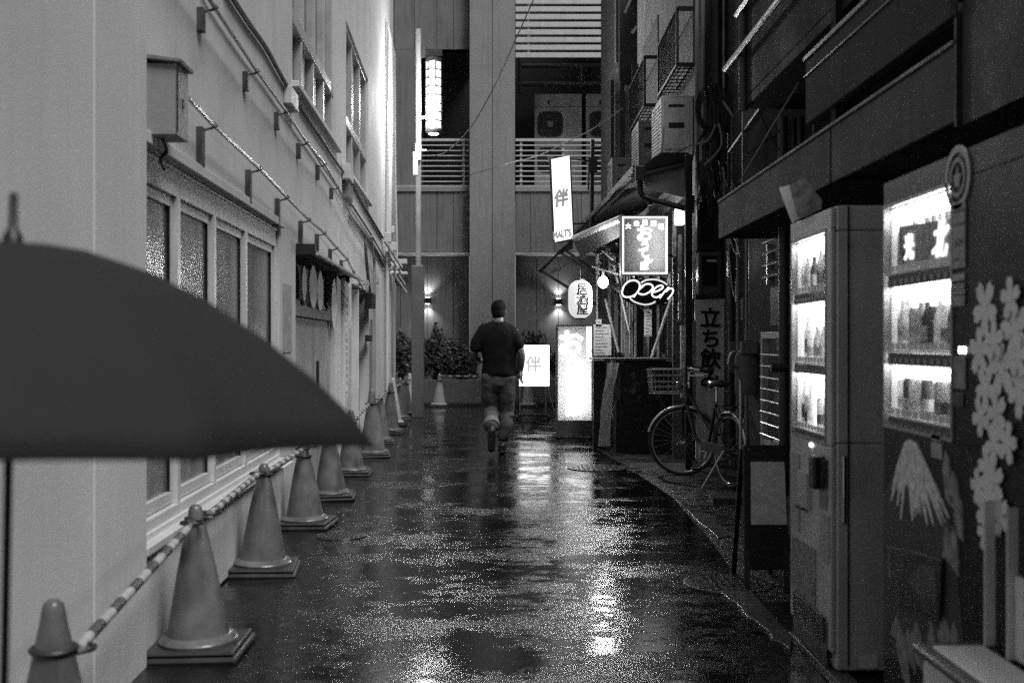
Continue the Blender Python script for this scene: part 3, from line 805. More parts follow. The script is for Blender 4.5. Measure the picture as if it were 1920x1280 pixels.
# ================================================================ CONES AND BARS
CONEM = mat('cone_plastic', .13, .30, var=.30, vs=9, bump=.12, streak=.45)
CONEL = mat('pale_cone_plastic', .42, .45, var=.12, vs=6, bump=.08, streak=.2)
CONEB = mat('cone_base_rubber', .035, .45, var=.3, vs=10)
BANDM = mat('pale_tape', .55, .5)
def cone(x, y, h, label, m=CONEM, base=.2, ring=True, ringz=.80, band=False, rot=0., group='traffic cones along the left wall', r0=.125):
    t = thing('traffic_cone', (x, y, 0), label, 'traffic cone', group); t.rotation_euler = (R(random.uniform(-1.4, 1.4)), R(random.uniform(-1.4, 1.4)), 0)
    b = MB(); c, s = math.cos(rot), math.sin(rot)
    b.obox((x, y, .016), (base * c, base * s, 0), (-base * s, base * c, 0), (0, 0, .014))
    b.build('base', CONEB, t, bevel=.012)
    b = MB(); b.obox((x, y, .042), (base * .93 * c, base * .93 * s, 0), (-base * .93 * s, base * .93 * c, 0), (0, 0, .008)); b.build('weight', CONEB, t, bevel=.008)
    b = MB(); rt = .030
    b.lathe((x, y, 0), [(r0 * 1.28, .050), (r0 * 1.30, .062), (r0 * 1.2, .078), (r0 * 1.02, .085), (r0, .10), (r0 + (rt - r0) * .5, .10 + (h - .10) * .5), (rt * 1.15, h - .06), (rt * 1.02, h - .035), (rt * .85, h - .012), (rt * .5, h - .002), (.004, h)], 32)
    b.build('body', m, t, smooth=True)
    if ring:
        zr = h * ringz; rr = r0 + (rt - r0) * (zr - .1) / (h - .16) + .004
        b = MB(); b.tube([(x + (rr + .007) * math.cos(a / 12 * math.pi), y + (rr + .007) * math.sin(a / 12 * math.pi), zr) for a in range(24)], .008, 6, closed=True)
        b.build('ring', RUB, t, smooth=True)
    if band:
        zr = h * .865; rr = r0 + (rt - r0) * (zr - .1) / (h - .16) + .0015
        b = MB(); b.lathe((x, y, zr), [(rr * 1.02, -.012), (rr * .96, .012)], 28, cap=False); b.build('band', BANDM, t, smooth=True)
    return (x, y)
def cx(px, Y): return (px - 960) / FPX * Y
cones = [
    (103, 3.0, .625, dict(band=True, ringz=.79), 'nearest traffic cone, cut off by the bottom edge, with a pale band near its tip'),
    (373, 4.76, .622, dict(ringz=.905), 'large cone with a dark ring under its rounded tip, second from the camera'),
    (492, 6.42, .615, dict(ringz=.9), 'third cone from the camera, below the tip of the umbrella edge'),
    (572, 8.0, .62, {}, 'fourth cone from the camera, its top hidden by the umbrella'),
    (620, 9.4, .62, {}, 'fifth cone from the camera, its top hidden by the umbrella'),
    (658, 11.1, .64, {}, 'sixth cone from the camera, mostly hidden behind the umbrella tip'),
    (699, 12.84, .77, dict(ringz=.78, r0=.14), 'tall dark cone with a capped top just right of the umbrella tip'),
    (712, 14.6, .62, dict(ring=False), 'cone half hidden right behind the tall capped one'),
    (731, 16.1, .73, dict(ringz=.8, r0=.13), 'dark cone with a bar in front of the bright wall corner'),
    (738, 17.6, .74, dict(m=CONEL, ring=False), 'pale cone right behind the dark one at the wall corner'),
    (749, 18.9, .70, dict(ring=False), 'small dark cone between the pale ones near the grey post'),
    (760, 19.9, .70, dict(m=CONEL), 'pale cone just left of the square grey post'),
    (767, 20.8, .72, dict(m=CONEL, ring=False), 'last pale cone, partly behind the square grey post'),
]
cpos = []
for i, (px, Y, h, kw, lab) in enumerate(cones):
    cpos.append(cone(cx(px, Y), Y, h, lab, rot=random.uniform(-.12, .12), **kw) + (h,))
cone(cx(823, 22.6), 22.6, .66, 'pale cone standing alone at the far planter, left end of the far bar', CONEL, group='cones at the far planter')
cone(cx(990, 22.6), 22.6, .66, 'pale cone under the small glowing stand sign at the far planter', CONEL, group='cones at the far planter')

STR_W = mat('bar_white', .34, .45, var=.25, vs=20)
STR_D = mat('bar_dark', .05, .4)
def bar(a, b, label, r=.017, n=14, group='striped bars joining the cones'):
    a, b = Vector(a), Vector(b); t = thing('barrier_bar', a, label, 'barrier bar', group)
    w = MB(); w.tube([a.lerp(b, i / n) for i in range(n + 1)], r, 10)
    o = w.build('striped_tube', STR_W, t, smooth=True); o.data.materials.append(STR_D)
    for i, p in enumerate(o.data.polygons):
        if i < n * 10 and (i // 10) % 2: p.material_index = 1
    for q in (a, b):
        e = MB(); e.tube([q + Vector((.045 * math.cos(k / 8 * math.pi), .045 * math.sin(k / 8 * math.pi), .004)) for k in range(16)], .007, 6, closed=True); e.build('end_loop', RUB, t, smooth=True)
c = cpos
bar((c[0][0] + .04, 3.05, .475), (c[1][0] - .0, 4.66, .555), 'boldly striped bar between the nearest cone and the large second cone')
bar((c[1][0] + .02, 4.86, .565), (c[2][0], 6.32, .565), 'bar between the large second cone and the third cone', n=18)
bar((c[2][0] + .02, 6.5, .56), (c[3][0], 7.92, .55), 'bar rising from the third cone under the umbrella edge', n=14)
bar((c[3][0] + .02, 8.1, .55), (c[4][0], 9.3, .55), 'bar between the fourth and fifth cones')
bar((c[4][0] + .02, 9.5, .55), (c[5][0], 11.0, .52), 'bar between the fifth and sixth cones behind the umbrella')
bar((c[5][0] + .02, 11.2, .53), (c[6][0] - .03, 12.75, .60), 'pale bar rising to the tall capped cone')
bar((c[6][0] + .05, 12.95, .64), (c[8][0] - .02, 16.0, .60), 'pale bar from the tall capped cone to the cone at the wall corner')
bar((c[9][0], 17.7, .58), (c[12][0], 20.7, .60), 'striped bar linking the pale cones left of the grey post')
bar((cx(826, 22.5), 22.5, .615), (cx(990, 22.5), 22.5, .60), 'striped bar lying level between the two far cones behind the man', n=22)

# ================================================================ UMBRELLA
UC = Vector((-.690, 1.56, 1.157))
UMB = thing('umbrella', (UC.x, UC.y, .80), 'large dark open umbrella close to the camera, out of focus', 'umbrella')
UCL = mat('umbrella_cloth', .025, .75, var=.10, vs=7, bump=.5, bs=260, transl=.30)
tiltm = Matrix.Rotation(R(-2.6), 3, 'X')
prof = [(0, .278), (.10, .268), (.19, .238), (.27, .198), (.35, .145), (.42, .088), (.47, .040), (.50, 0)]
um = MB(); NA = 8; SUB = 6
def upt(k, s, i):
    r, z = prof[i]; a0 = R(0) + k * math.pi / 4; a1 = a0 + math.pi / 4; t = s / SUB
    p = Vector((math.cos(a0), math.sin(a0), 0)).lerp(Vector((math.cos(a1), math.sin(a1), 0)), t)
    bow = 1 - .045 * math.sin(math.pi * t) * (r / .5) ** 3
    return UC + tiltm @ Vector((p.x * r * bow, p.y * r * bow, z + (.003 * math.sin(math.pi * t) * (r / .5) ** 2)))
for k in range(NA):
    for s in range(SUB):
        for i in range(len(prof) - 1):
            um.quad(upt(k, s, i), upt(k, s + 1, i), upt(k, s + 1, i + 1), upt(k, s, i + 1))
cv = um.build('canopy', UCL, UMB)
import bmesh as _bm
b_ = _bm.new(); b_.from_mesh(cv.data); _bm.ops.remove_doubles(b_, verts=b_.verts, dist=1e-5); b_.to_mesh(cv.data); b_.free()
cv.data.polygons.foreach_set('use_smooth', [True] * len(cv.data.polygons))
sm = cv.modifiers.new('thickness', 'SOLIDIFY'); sm.thickness = .0012
for k in range(NA):
    m = MB(); m.tube([upt(k, 0, i) - Vector((0, 0, .006)) for i in range(1, len(prof))], .0022, 5); m.build('rib', DARKM, UMB, smooth=True)
m = MB(); m.tube([UC + tiltm @ Vector((0, 0, .27)), UC + tiltm @ Vector((0, 0, -.40))], .006, 8); m.build('shaft', DARKM, UMB, smooth=True)
m = MB(); m.lathe(UC, [(.016, .270), (.013, .29), (.0065, .30), (.006, .345), (.004, .35)], 12, ax=tiltm @ Vector((0, 0, 1))); m.build('ferrule', BLACK, UMB, smooth=True)
m = MB(); m.lathe(UC, [(.016, -.50), (.018, -.44), (.017, -.40), (.009, -.385)], 12, ax=tiltm @ Vector((0, 0, 1))); m.build('handle', BLACK, UMB, smooth=True)

# ================================================================ PERSON
def solid(parts, name, m, parent, voxel=.011, smooth_it=6, noise=0., nsc=.12):
    mb = MB()
    for p in parts:
        if p[0] == 't':                       # tapered limb through points with radii
            pts = curve_pts(p[1], 5); rs = []
            rr = p[2]
            for i in range(len(p[1]) - 1):
                for k in range(5): rs.append(rr[i] + (rr[i + 1] - rr[i]) * k / 5)
            rs.append(rr[-1]); mb.tube(pts, rs, 14)
            mb.ell(p[1][0], rr[0], rr[0], rr[0], 12, 8); mb.ell(p[1][-1], rr[-1], rr[-1], rr[-1], 12, 8)
        elif p[0] == 'e': mb.ell(p[1], *p[2], n=20, m=14, rot=p[3] if len(p) > 3 else None)
        elif p[0] == 'l':                     # loft of ellipses (x,y,z,rx,ry)
            rings = p[1]; k = len(mb.v); n = 24
            for (x, y, z, rx, ry) in rings:
                for j in range(n):
                    a = 2 * math.pi * j / n; mb.v.append(Vector((x + rx * math.cos(a), y + ry * math.sin(a), z)))
            for i in range(len(rings) - 1):
                for j in range(n): mb.f.append([k + i * n + j, k + i * n + (j + 1) % n, k + (i + 1) * n + (j + 1) % n, k + (i + 1) * n + j])
            mb.f.append([k + j for j in range(n)][::-1]); mb.f.append([k + (len(rings) - 1) * n + j for j in range(n)])
    o = mb.build(name, m, parent)
    r = o.modifiers.new('remesh', 'REMESH'); r.mode = 'VOXEL'; r.voxel_size = voxel
    s = o.modifiers.new('smooth', 'SMOOTH'); s.iterations = smooth_it; s.factor = .5
    if noise:
        tx = bpy.data.textures.new(name + '_folds', 'CLOUDS'); tx.noise_scale = nsc; tx.noise_depth = 2
        d = o.modifiers.new('folds', 'DISPLACE'); d.texture = tx; d.strength = noise; d.texture_coords = 'LOCAL'; d.mid_level = .5
    dg = bpy.context.evaluated_depsgraph_get(); dg.update()
    me = bpy.data.meshes.new_from_object(o.evaluated_get(dg)); o.modifiers.clear(); old = o.data; o.data = me; bpy.data.meshes.remove(old)
    me.polygons.foreach_set('use_smooth', [True] * len(me.polygons))
    if not me.materials: me.materials.append(m)
    return o
YM = 13.2
def Q(px, py, dy=0.): return P(px, py, YM + dy)
SKIN = mat('skin', .17, .5, var=.06, vs=20)
SHIRT = mat('black_tshirt', .006, .95, var=.3, vs=14, bump=.3, bs=300, spec=.2)
JEAN = mat('jeans_denim', .07, .85, var=.14, vs=6, bump=.4, bs=220)
SHOE = mat('dark_shoe', .009, .5, var=.3)
HAIR = mat('dark_hair', .005, .8, var=.4, vs=60, bump=.6, bs=200, spec=.15)
neck = Q(935, 601, .02); head = Q(934.5, 582, .055)
Lsh, Rsh = Q(902, 620, .0), Q(964, 622, .0)
Lel, Rel = Q(889, 659, -.02), Q(978, 664, -.03)
Lwr, Rwr = Q(903, 676, .24), Q(977, 694, .02)
pel = Q(935, 706, .0)
Lhip, Rhip = Q(921, 712, 0), Q(950, 712, 0)
Rkn, Ran = Q(950, 772, .05), Q(941, 833, -.02)
Lkn, Lan = Q(920, 768, .06), Q(922, 802, -.30)
def hand_parts(w, d, side, th):
    # palm, four unequal curled fingers and a thumb; d = direction of the hand, side = across the palm
    d = d.normalized(); side = side.normalized(); nn = d.cross(side).normalized()
    out = [('t', [w, w + d * .045, w + d * .085], [.020, .026, .024])]
    out += [('t', [w + d * .02 + side * .02, w + d * .08 + side * .028], [.016, .013]), ('t', [w + d * .02 - side * .02, w + d * .08 - side * .028], [.016, .013])]
    for i, L_ in enumerate((.062, .075, .070, .055)):
        b = w + d * .085 + side * (-.027 + i * .018)
        out.append(('t', [b, b + d * L_ * .5 + nn * .006 * th, b + d * L_ * .85 + nn * .022 * th, b + d * L_ * .95 + nn * .034 * th], [.0095, .009, .008, .007]))
    b = w + d * .03 - side * .028
    out.append(('t', [b, b + d * .03 - side * .022 + nn * .01 * th, b + d * .06 - side * .026 + nn * .016 * th], [.012, .010, .008]))
    return out
body = [
    ('e', head + Vector((0, .01, .018)), (.078, .098, .098)), ('e', head + Vector((0, .045, -.045)), (.058, .062, .062)),
    ('e', head + Vector((0, .112, -.012)), (.012, .018, .022)), ('e', head + Vector((0, .098, -.052)), (.024, .012, .010)),
    ('e', head + Vector((-.082, .005, -.008)), (.010, .018, .032)), ('e', head + Vector((.082, .005, -.008)), (.010, .018, .032)),
    ('t', [head + Vector((0, -.02, -.03)), neck + Vector((0, -.005, .02)), neck + Vector((0, -.01, -.05))], [.055, .056, .068]),
    ('l', [(pel.x, YM, .86, .15, .10), (pel.x, YM, 1.0, .15, .10), (pel.x, YM, 1.15, .155, .10), (pel.x, YM, 1.32, .165, .10), (pel.x + .0, YM, 1.42, .15, .08), (neck.x, YM, 1.47, .08, .06)]),
    ('t', [Lsh, Lel, Lwr], [.052, .042, .028]), ('t', [Rsh, Rel, Rwr], [.052, .043, .027]),
    ('t', [Lhip, Lkn, Lan], [.085, .058, .04]), ('t', [Rhip, Rkn, Ran], [.085, .058, .04]),
    ('t', [Lan, Lan + Vector((.0, -.04, -.20))], [.04, .03]), ('t', [Ran, Ran + Vector((0, .16, -.03))], [.04, .03]),
]
body += hand_parts(Rwr, Vector((-.05, .02, -1)), Vector((.35, 1, 0)), 1)
body += hand_parts(Lwr, Vector((.3, .9, -.2)), Vector((1, -.3, 0)), -1)
PM = solid(body, 'person', SKIN, None, voxel=.0075, smooth_it=4)
tag(PM, 'man walking away in a black t-shirt and rolled-up jeans, one foot lifted behind him', 'person')
solid([
    ('l', [(Q(935.5, 0).x, YM, fz_ , rx_, ry_) for fz_, rx_, ry_ in ((.905, .202, .135), (.96, .202, .138), (1.05, .196, .132), (1.16, .200, .130), (1.28, .215, .132), (1.36, .222, .128), (1.43, .200, .112), (1.475, .150, .092), (1.51, .095, .078), (1.53, .066, .068))]),
    ('t', [Lsh + Vector((.03, 0, -.01)), Lsh.lerp(Lel, .5), Lsh.lerp(Lel, .80)], [.086, .080, .070]),
    ('t', [Rsh + Vector((-.03, 0, -.01)), Rsh.lerp(Rel, .5), Rsh.lerp(Rel, .62)], [.084, .076, .068]),
    ('t', [Lsh + Vector((.03, 0, .01)), neck + Vector((-.04, 0, -.045))], [.075, .055]), ('t', [Rsh + Vector((-.03, 0, .01)), neck + Vector((.04, 0, -.045))], [.072, .055]),
], 'tshirt', SHIRT, PM, voxel=.013, smooth_it=5, noise=.022, nsc=.16)
solid([
    ('l', [(pel.x, YM, .72, .12, .08), (pel.x, YM, .80, .178, .118), (pel.x, YM, .86, .186, .124), (pel.x, YM, .93, .172, .120), (pel.x, YM, .955, .165, .115)]),
    ('t', [Lhip + Vector((-.01, 0, .03)), Lhip.lerp(Lkn, .5) + Vector((-.01, 0, 0)), Lkn + Vector((.0, 0, 0)), Lkn.lerp(Lan, .6), Lan.lerp(Lkn, .12)], [.112, .106, .090, .086, .080]),
    ('t', [Rhip + Vector((.0, 0, .03)), Rhip.lerp(Rkn, .5) + Vector((.004, 0, 0)), Rkn, Rkn.lerp(Ran, .35) + Vector((.012, -.02, 0)), Rkn.lerp(Ran, .78)], [.110, .100, .084, .084, .070]),
    ('e', Rkn + Vector((.03, -.03, -.04)), (.062, .07, .05)),
], 'jeans', JEAN, PM, voxel=.011, smooth_it=5, noise=.022, nsc=.10)
# rolled cuff of the lifted leg (paler inside of the denim)
cuff = MB(); ax = (Lan - Lkn).normalized(); cc = Lan.lerp(Lkn, .22)
cuff.lathe(cc, [(.074, -.045), (.088, -.05), (.092, 0), (.089, .05), (.078, .052), (.072, 0)], 22, ax=ax, cap=False)
cf = cuff.build('cuff', mat('denim_inside', .16, .85, vs=20, bump=.3), PM, smooth=True)
solid([('t', [Lan + Vector((0, -.02, -.01)), Lan + Vector((.0, -.055, -.10)), Lan + Vector((-.004, -.04, -.235))], [.048, .050, .040]),
       ('e', Lan + Vector((0, -.01, -.02)), (.045, .05, .05))], 'shoe', SHOE, PM, voxel=.008)
solid([('t', [Ran + Vector((0, -.03, -.055)), Ran + Vector((.005, .08, -.06)), Ran + Vector((.01, .20, -.065))], [.046, .048, .040]),
       ('e', Ran + Vector((0, -.02, -.02)), (.048, .055, .05)), ('e', Ran + Vector((.003, .05, -.082)), (.05, .14, .014))], 'shoe', SHOE, PM, voxel=.008)
so = MB(); so.obox(Lan + Vector((-.002, -.094, -.13)), (.042, 0, 0), (0, .008, 0), (0, .0, .11)); so.build('shoe_sole', BLACK, PM, bevel=.006)
solid([('e', head + Vector((0, -.004, .03)), (.088, .104, .094)), ('e', head + Vector((0, -.046, -.030)), (.076, .064, .084)), ('e', head + Vector((-.01, .02, .07)), (.066, .08, .05)),
       ('e', head + Vector((.01, -.01, .075)), (.062, .07, .052))], 'hair', HAIR, PM, voxel=.006, smooth_it=3, noise=.008, nsc=.02)
# ================================================================ VENDING MACHINES
XF = 1.232                          # street face of both machines
PMAT = mat('machine_paint', .007, .45, spec=.3, var=.2, vs=3, bump=.03)
SILV = mat('machine_silver', .60, .4, metal=.15, var=.12, streak=.2)
LITP = emit('display_backlight', 1.6)
TUBE = emit('display_tube', 10)
BTN = mat('button_strip', .03, .35, bump=0)
BTNC = mat('button_cap', .22, .3, bump=0)
CANS = [mat('can_%s' % n, v, .35, var=.3, vs=60, bump=0, transl=.45) for n, v in (('dark', .15), ('mid', .4), ('grey', .6), ('pale', .75), ('white', .88))]
def pf(px, py, X=XF):               # point on the street face seen at a photo pixel
    Y = X * FPX / (px - 960); return (Y, 1.3 - (py - 640) / FPX * Y)
def machine(name, y0, y1, h, dy0, dy1, dz0, dz1, rows, label, body, n):
    t = thing('vending_machine', (XF + .35, (y0 + y1) / 2, .03), label, 'vending machine', 'vending machines')
    b = MB(); X1 = XF + .70; e = .05
    # shell as panels round the display opening
    b.box(XF + .30, X1, y0, y1, .03, h)
    b.box(XF + .02, XF + .298, y0, y1, .03, dz0); b.box(XF + .02, XF + .298, y0, y1, dz1, h)
    b.box(XF + .02, XF + .298, y0, dy0, dz0 + .001, dz1 - .001); b.box(XF + .02, XF + .298, dy1, y1, dz0 + .001, dz1 - .001)
    b.build('body', body, t, bevel=.008)
    d = MB()
    d.box(XF, XF + .018, y0 + .006, y1 - .006, .10, dz0 - .012); d.box(XF, XF + .018, y0 + .006, y1 - .006, dz1 + .012, h - .008)
    d.box(XF, XF + .018, y0 + .006, dy0 - .012, dz0 - .01, dz1 + .01); d.box(XF, XF + .018, dy1 + .012, y1 - .006, dz0 - .01, dz1 + .01)
    d.build('door', body, t, bevel=.004)
    k = MB(); k.quad((XF + .09, dy0, dz0), (XF + .09, dy1, dz0), (XF + .09, dy1, dz1), (XF + .09, dy0, dz1)); k.build('display_panel', LITP, t)
    ln_ = MB(); ln_.box(XF + .02, XF + .089, dy1 - .004, dy1 - .0005, dz0, dz1); ln_.box(XF + .02, XF + .089, dy0 + .0005, dy0 + .004, dz0, dz1)
    ln_.box(XF + .02, XF + .089, dy0 + .005, dy1 - .005, dz1 - .004, dz1 - .0005)
    ln_.each('display_lining', mat('lining_white', .85, .7, var=.02, bump=0), t)
    f = MB(); s = .012
    f.box(XF - .004, XF + .03, dy0 - s, dy1 + s, dz0 - s, dz0 - .0005); f.box(XF - .004, XF + .03, dy0 - s, dy1 + s, dz1 + .0005, dz1 + s)
    f.box(XF - .004, XF + .03, dy0 - s, dy0 - .0005, dz0, dz1); f.box(XF - .004, XF + .03, dy1 + .0005, dy1 + s, dz0, dz1)
    f.build('window_frame', mat('window_trim', .35, .3, metal=.4), t)
    for ri, (za, zb_) in enumerate(rows):          # each row: shelf z (buttons) up to zb_
        s1 = MB(); s1.box(XF + .004, XF + .088, dy0 + .003, dy1 - .003, za, za + .006); sh_ = s1.build('shelf', mat('shelf_plastic', .7, .4, bump=0), t)
        s2 = MB(); s2.box(XF + .002, XF + .012, dy0 + .01, dy1 - .02, za - .040, za - .001); st_ = s2.build('button_strip', BTN, t)
        cap = MB(); w_ = (dy1 - dy0 - .03)
        for i in range(n):
            yc = dy0 + .012 + w_ * (i + .5) / n
            cap.box(XF - .003, XF + .002, yc - w_ / n * .30, yc + w_ / n * .30, za - .034, za - .018)
        cap.each('button', BTNC, st_)
        pt = MB()
        for i in range(n):
            yc = dy0 + .012 + w_ * (i + .5) / n; pt.box(XF + .008, XF + .010, yc - w_ / n * .40, yc + w_ / n * .40, za + .008, za + .030)
        pt.build('price_tag', mat('tag', .75, .5, bump=0), t)
        tb_ = MB(); tb_.tube([(XF + .03, dy0 + .01, zb_ - .012), (XF + .03, dy1 - .01, zb_ - .012)], .007, 6); tb_.build('light_tube', TUBE, t)
        for i in range(n):
            if random.random() < (.06 if body is PMAT else .35): continue
            yc = dy0 + .012 + w_ * (i + .5) / n; r = min(.026, w_ / n * .36); hh = min(random.choice((.135, .17, .20, .15)), zb_ - za - .05)
            c = MB(); m_ = random.choice(CANS if body is PMAT else CANS[2:]) if not (body is not PMAT and i == 6) else CANS[0]
            if hh < .14: c.lathe((XF + .045, yc, za + .007), [(r * .85, 0), (r, .008), (r, hh - .012), (r * .82, hh)], 14)
            else: c.lathe((XF + .045, yc, za + .007), [(r * .9, 0), (r, .01), (r, hh * .62), (r * .45, hh * .86), (r * .45, hh)], 14)
            c.build('drink_sample', m_, t, smooth=True)
            lb_ = MB(); lb_.lathe((XF + .045, yc, za + .007), [(r * 1.02, hh * .2), (r * 1.02, hh * .5)], 14, cap=False); lb_.build('drink_label', random.choice(CANS), t, smooth=True)
    return t
# left machine
VA = machine('a', 4.39, 5.04, 1.825, 4.475, 4.99, .905, 1.728, ((.925, 1.17), (1.205, 1.46), (1.50, 1.72)),
             'slim silver vending machine with tall lit display, beside the black easel board', SILV, 10)
# near machine
VB = machine('b', 2.5, 3.775, 1.83, 3.19, 3.755, 1.03, 1.735, ((1.055, 1.225), (1.265, 1.475), (1.515, 1.725)),
             'big dark vending machine at the right edge, decorated with blossoms and a mountain', PMAT, 10)
def face_box(ya, yb, za, zb_, m, par, name='sticker', d=.004, X=XF, bev=.001, lab=None):
    b = MB(); b.box(X - d, X - .0005, min(ya, yb), max(ya, yb), min(za, zb_), max(za, zb_)); o = b.build(name, m, par, bevel=bev)
    if lab: o['label'] = lab
    return o
def face_poly(pts, m, par, name, d=.003, X=XF):   # photo-pixel outline laid on the face
    b = MB(); q = [pf(px, py, X) for px, py in pts]
    b.poly([(-y, z) for y, z in q], (X, 0, 0), (0, -1, 0), (0, 0, 1), d); return b.build(name, m, par)
STK = mat('pale_sticker', .40, .5, vs=40, var=.25, bump=0); STK2 = mat('grey_sticker', .26, .5, vs=30, var=.5, bump=0); STKD = mat('dark_sticker', .03, .4, vs=30, var=.5, bump=0)
# banner across the large display: blown-up lettering card in the top row
face_poly([(1687, 425), (1783, 410), (1783, 490), (1687, 500)], mat('display_card', .32, .5, vs=30, var=.6, bump=0), VB, 'display_card', d=.002, X=XF + .03)
kk = text_mb('光', .085, (XF + .022, 3.60, 1.60), FACE_STREET_R, bold=.0025); kk.build('card_lettering', emit('card_letters', 1.2), VB)
kk = text_mb('北', .12, (XF + .022, 3.335, 1.60), FACE_STREET_R, bold=.0025, shear=.25); kk.build('card_lettering', emit('card_letters', 1.2), VB)
# column right of the big display: stickers, coin panel
for (a, b, c_, d_, m_, nm) in ((1788, 1812, 385, 505, STK2, 'sticker'), (1788, 1811, 515, 528, STK, 'sticker'), (1788, 1811, 533, 575, STK2, 'sticker'), (1800, 1812, 650, 662, emit('indicator_glow', 5), 'indicator'),
                              (1790, 1812, 668, 728, STK2, 'coin_panel'), (1786, 1808, 735, 760, STKD, 'coin_slot'), (1748, 1768, 828, 856, STK, 'sticker'), (1748, 1766, 812, 826, STK2, 'sticker'), (1668, 1671, 1025, 1080, STK, 'sticker')):
    p, q = pf(a, c_), pf(b, d_); face_box(p[0], q[0], p[1], pf(a, d_)[1], m_, VB, nm)
for a, b, c_, d_ in ((1790, 1811, 395, 400), (1790, 1811, 420, 425), (1794, 1806, 450, 462), (1790, 1800, 485, 489), (1789, 1811, 540, 543), (1789, 1811, 552, 555)):
    p, q = pf(a, c_), pf(b, d_); face_box(p[0], q[0], p[1], pf(a, d_)[1], STKD, VB, 'print_line', d=.006)
# round emblem
Yc, zc = pf(1797, 333)
for r1, r0, m_ in ((.088, .070, STK), (.055, .042, STK2)):
    e = MB(); ring = []
    for k in range(32):
        a = 2 * math.pi * k / 32; a2 = 2 * math.pi * (k + 1) / 32
        e.hexa([(XF - .004, Yc - r * math.cos(x), zc + r * math.sin(x)) for r, x in ((r0, a), (r1, a), (r1, a2), (r0, a2))] + [(XF - .0005, Yc - r * math.cos(x), zc + r * math.sin(x)) for r, x in ((r0, a), (r1, a), (r1, a2), (r0, a2))])
    e.build('emblem', m_, VB)
e = MB(); e.poly([(math.cos(R(a)) * r, math.sin(R(a)) * r) for a, r in ((90, .035), (50, .012), (20, .028), (-60, .03), (-120, .03), (160, .028), (130, .012))], (XF - .001, Yc, zc), (0, -1, 0), (0, 0, 1), .003); e.build('emblem', STK2, VB)
# mountain: snowy streaks (flat vinyl)
SNOW = mat('vinyl_snow', .75, .5, vs=40, var=.4, bump=0); MTN = mat('vinyl_mountain', .05, .5, var=.4, vs=14, bump=0)
face_poly([(1657, 930), (1690, 850), (1700, 822), (1722, 826), (1745, 880), (1790, 1000), (1812, 1270), (1657, 1230)], MTN, VB, 'mountain_vinyl', d=.0015)
for i in range(24):
    t = i / 23; x0 = 1700 + 18 * t; x1 = 1657 + 128 * t; L_ = random.uniform(55, 150) * (1 - .25 * abs(t - .5))
    y0 = 824 + abs(t - .4) * 12; y1 = y0 + L_ * (1 + .25 * t); f = min(1, (y1 - y0) / 150)
    xe = x0 + (x1 - x0) * f; w_ = random.uniform(2.5, 5.5)
    face_poly([(x0 - 3, y0), (x0 + 3, y0), ((x0 + xe) / 2 + w_, (y0 + y1) / 2), (xe + 1, y1), (xe - 1, y1 - 3), ((x0 + xe) / 2 - w_, (y0 + y1) / 2)], SNOW, VB, 'snow_streak', d=.0028 + .00012 * i)
for i in range(12):
    x0 = random.uniform(1675, 1800); y0 = random.uniform(1150, 1230); y1 = y0 + random.uniform(60, 120); w_ = random.uniform(4, 11)
    face_poly([(x0, y0), (x0 + w_, y0 + 25), (x0 + w_ * .8 + 10, y1), (x0 - w_ * .3 + 8, y1 - 20), (x0 - w_, y0 + 35)], STK2, VB, 'brush_stroke', d=.002 + .0002 * i)
for i in range(9):
    x0 = random.uniform(1770, 1805); y0 = random.uniform(840, 1010); y1 = y0 + random.uniform(50, 120)
    face_poly([(x0, y0), (x0 + 8, y0 + 20), (x0 + 12, y1), (x0 + 2, y1 - 15), (x0 - 5, y0 + 35)], STK2, VB, 'brush_stroke', d=.0045 + .0002 * i)
# delivery flap
fl = MB(); q = [pf(px, py) for px, py in ((1675, 1022), (1775, 1048), (1770, 1163), (1677, 1120))]
fl.poly([(-y, z) for y, z in q], (XF - .004, 0, 0), (0, -1, 0), (0, 0, 1), .012); fl.build('delivery_flap', mat('smoked_flap', .02, .22, var=.4, vs=8, bump=0), VB, bevel=.004)
face_poly([(1712, 1085), (1738, 1056), (1765, 1068), (1768, 1130), (1730, 1112)], mat('flap_sheen', .08, .3, vs=10, var=.5, bump=0), VB, 'flap_sheen_patch', d=.018)  # paler patch paints a sheen onto the smoked flap
# blossoms
PETAL = mat('vinyl_petal', .85, .5, var=.08, vs=12, bump=0)
def blossom(px, py, r, rot, i):
    Yb, zb_ = pf(px, py); e = MB()
    for k in range(5):
        a = rot + k * 2 * math.pi / 5; pts = []
        u = (math.cos(a), math.sin(a)); v = (-u[1], u[0])
        for (p, q) in ((.05, 0), (.35, .24), (.7, .30), (.98, .16), (.88, 0), (.98, -.16), (.7, -.30), (.35, -.24)):
            pts.append((r * (u[0] * p + v[0] * q), r * (u[1] * p + v[1] * q)))
        e.poly(pts, (XF - .001 - .0004 * i - .00006 * k, Yb, zb_), (0, -1, 0), (0, 0, 1), .0015)
    e.poly([(math.cos(2 * math.pi * k / 10) * r * .22, math.sin(2 * math.pi * k / 10) * r * .22) for k in range(10)], (XF - .0014 - .0004 * i, Yb, zb_), (0, -1, 0), (0, 0, 1), .0015)
    e.build('blossom', PETAL, VB)
fl_ = [(1848, 577, .068), (1905, 620, .075), (1838, 660, .06), (1880, 690, .07), (1850, 725, .055), (1915, 735, .06), (1842, 780, .05), (1872, 775, .055), (1868, 832, .05), (1855, 875, .052), (1838, 912, .045), (1868, 905, .055), (1850, 955, .05), (1880, 965, .05), (1852, 1000, .042), (1900, 560, .05), (1915, 670, .05), (1870, 640, .05), (1895, 830, .05), (1862, 930, .04)]
for i, (a, b, r) in enumerate(fl_): blossom(a, b, r * 1.15, random.uniform(0, 6), i)
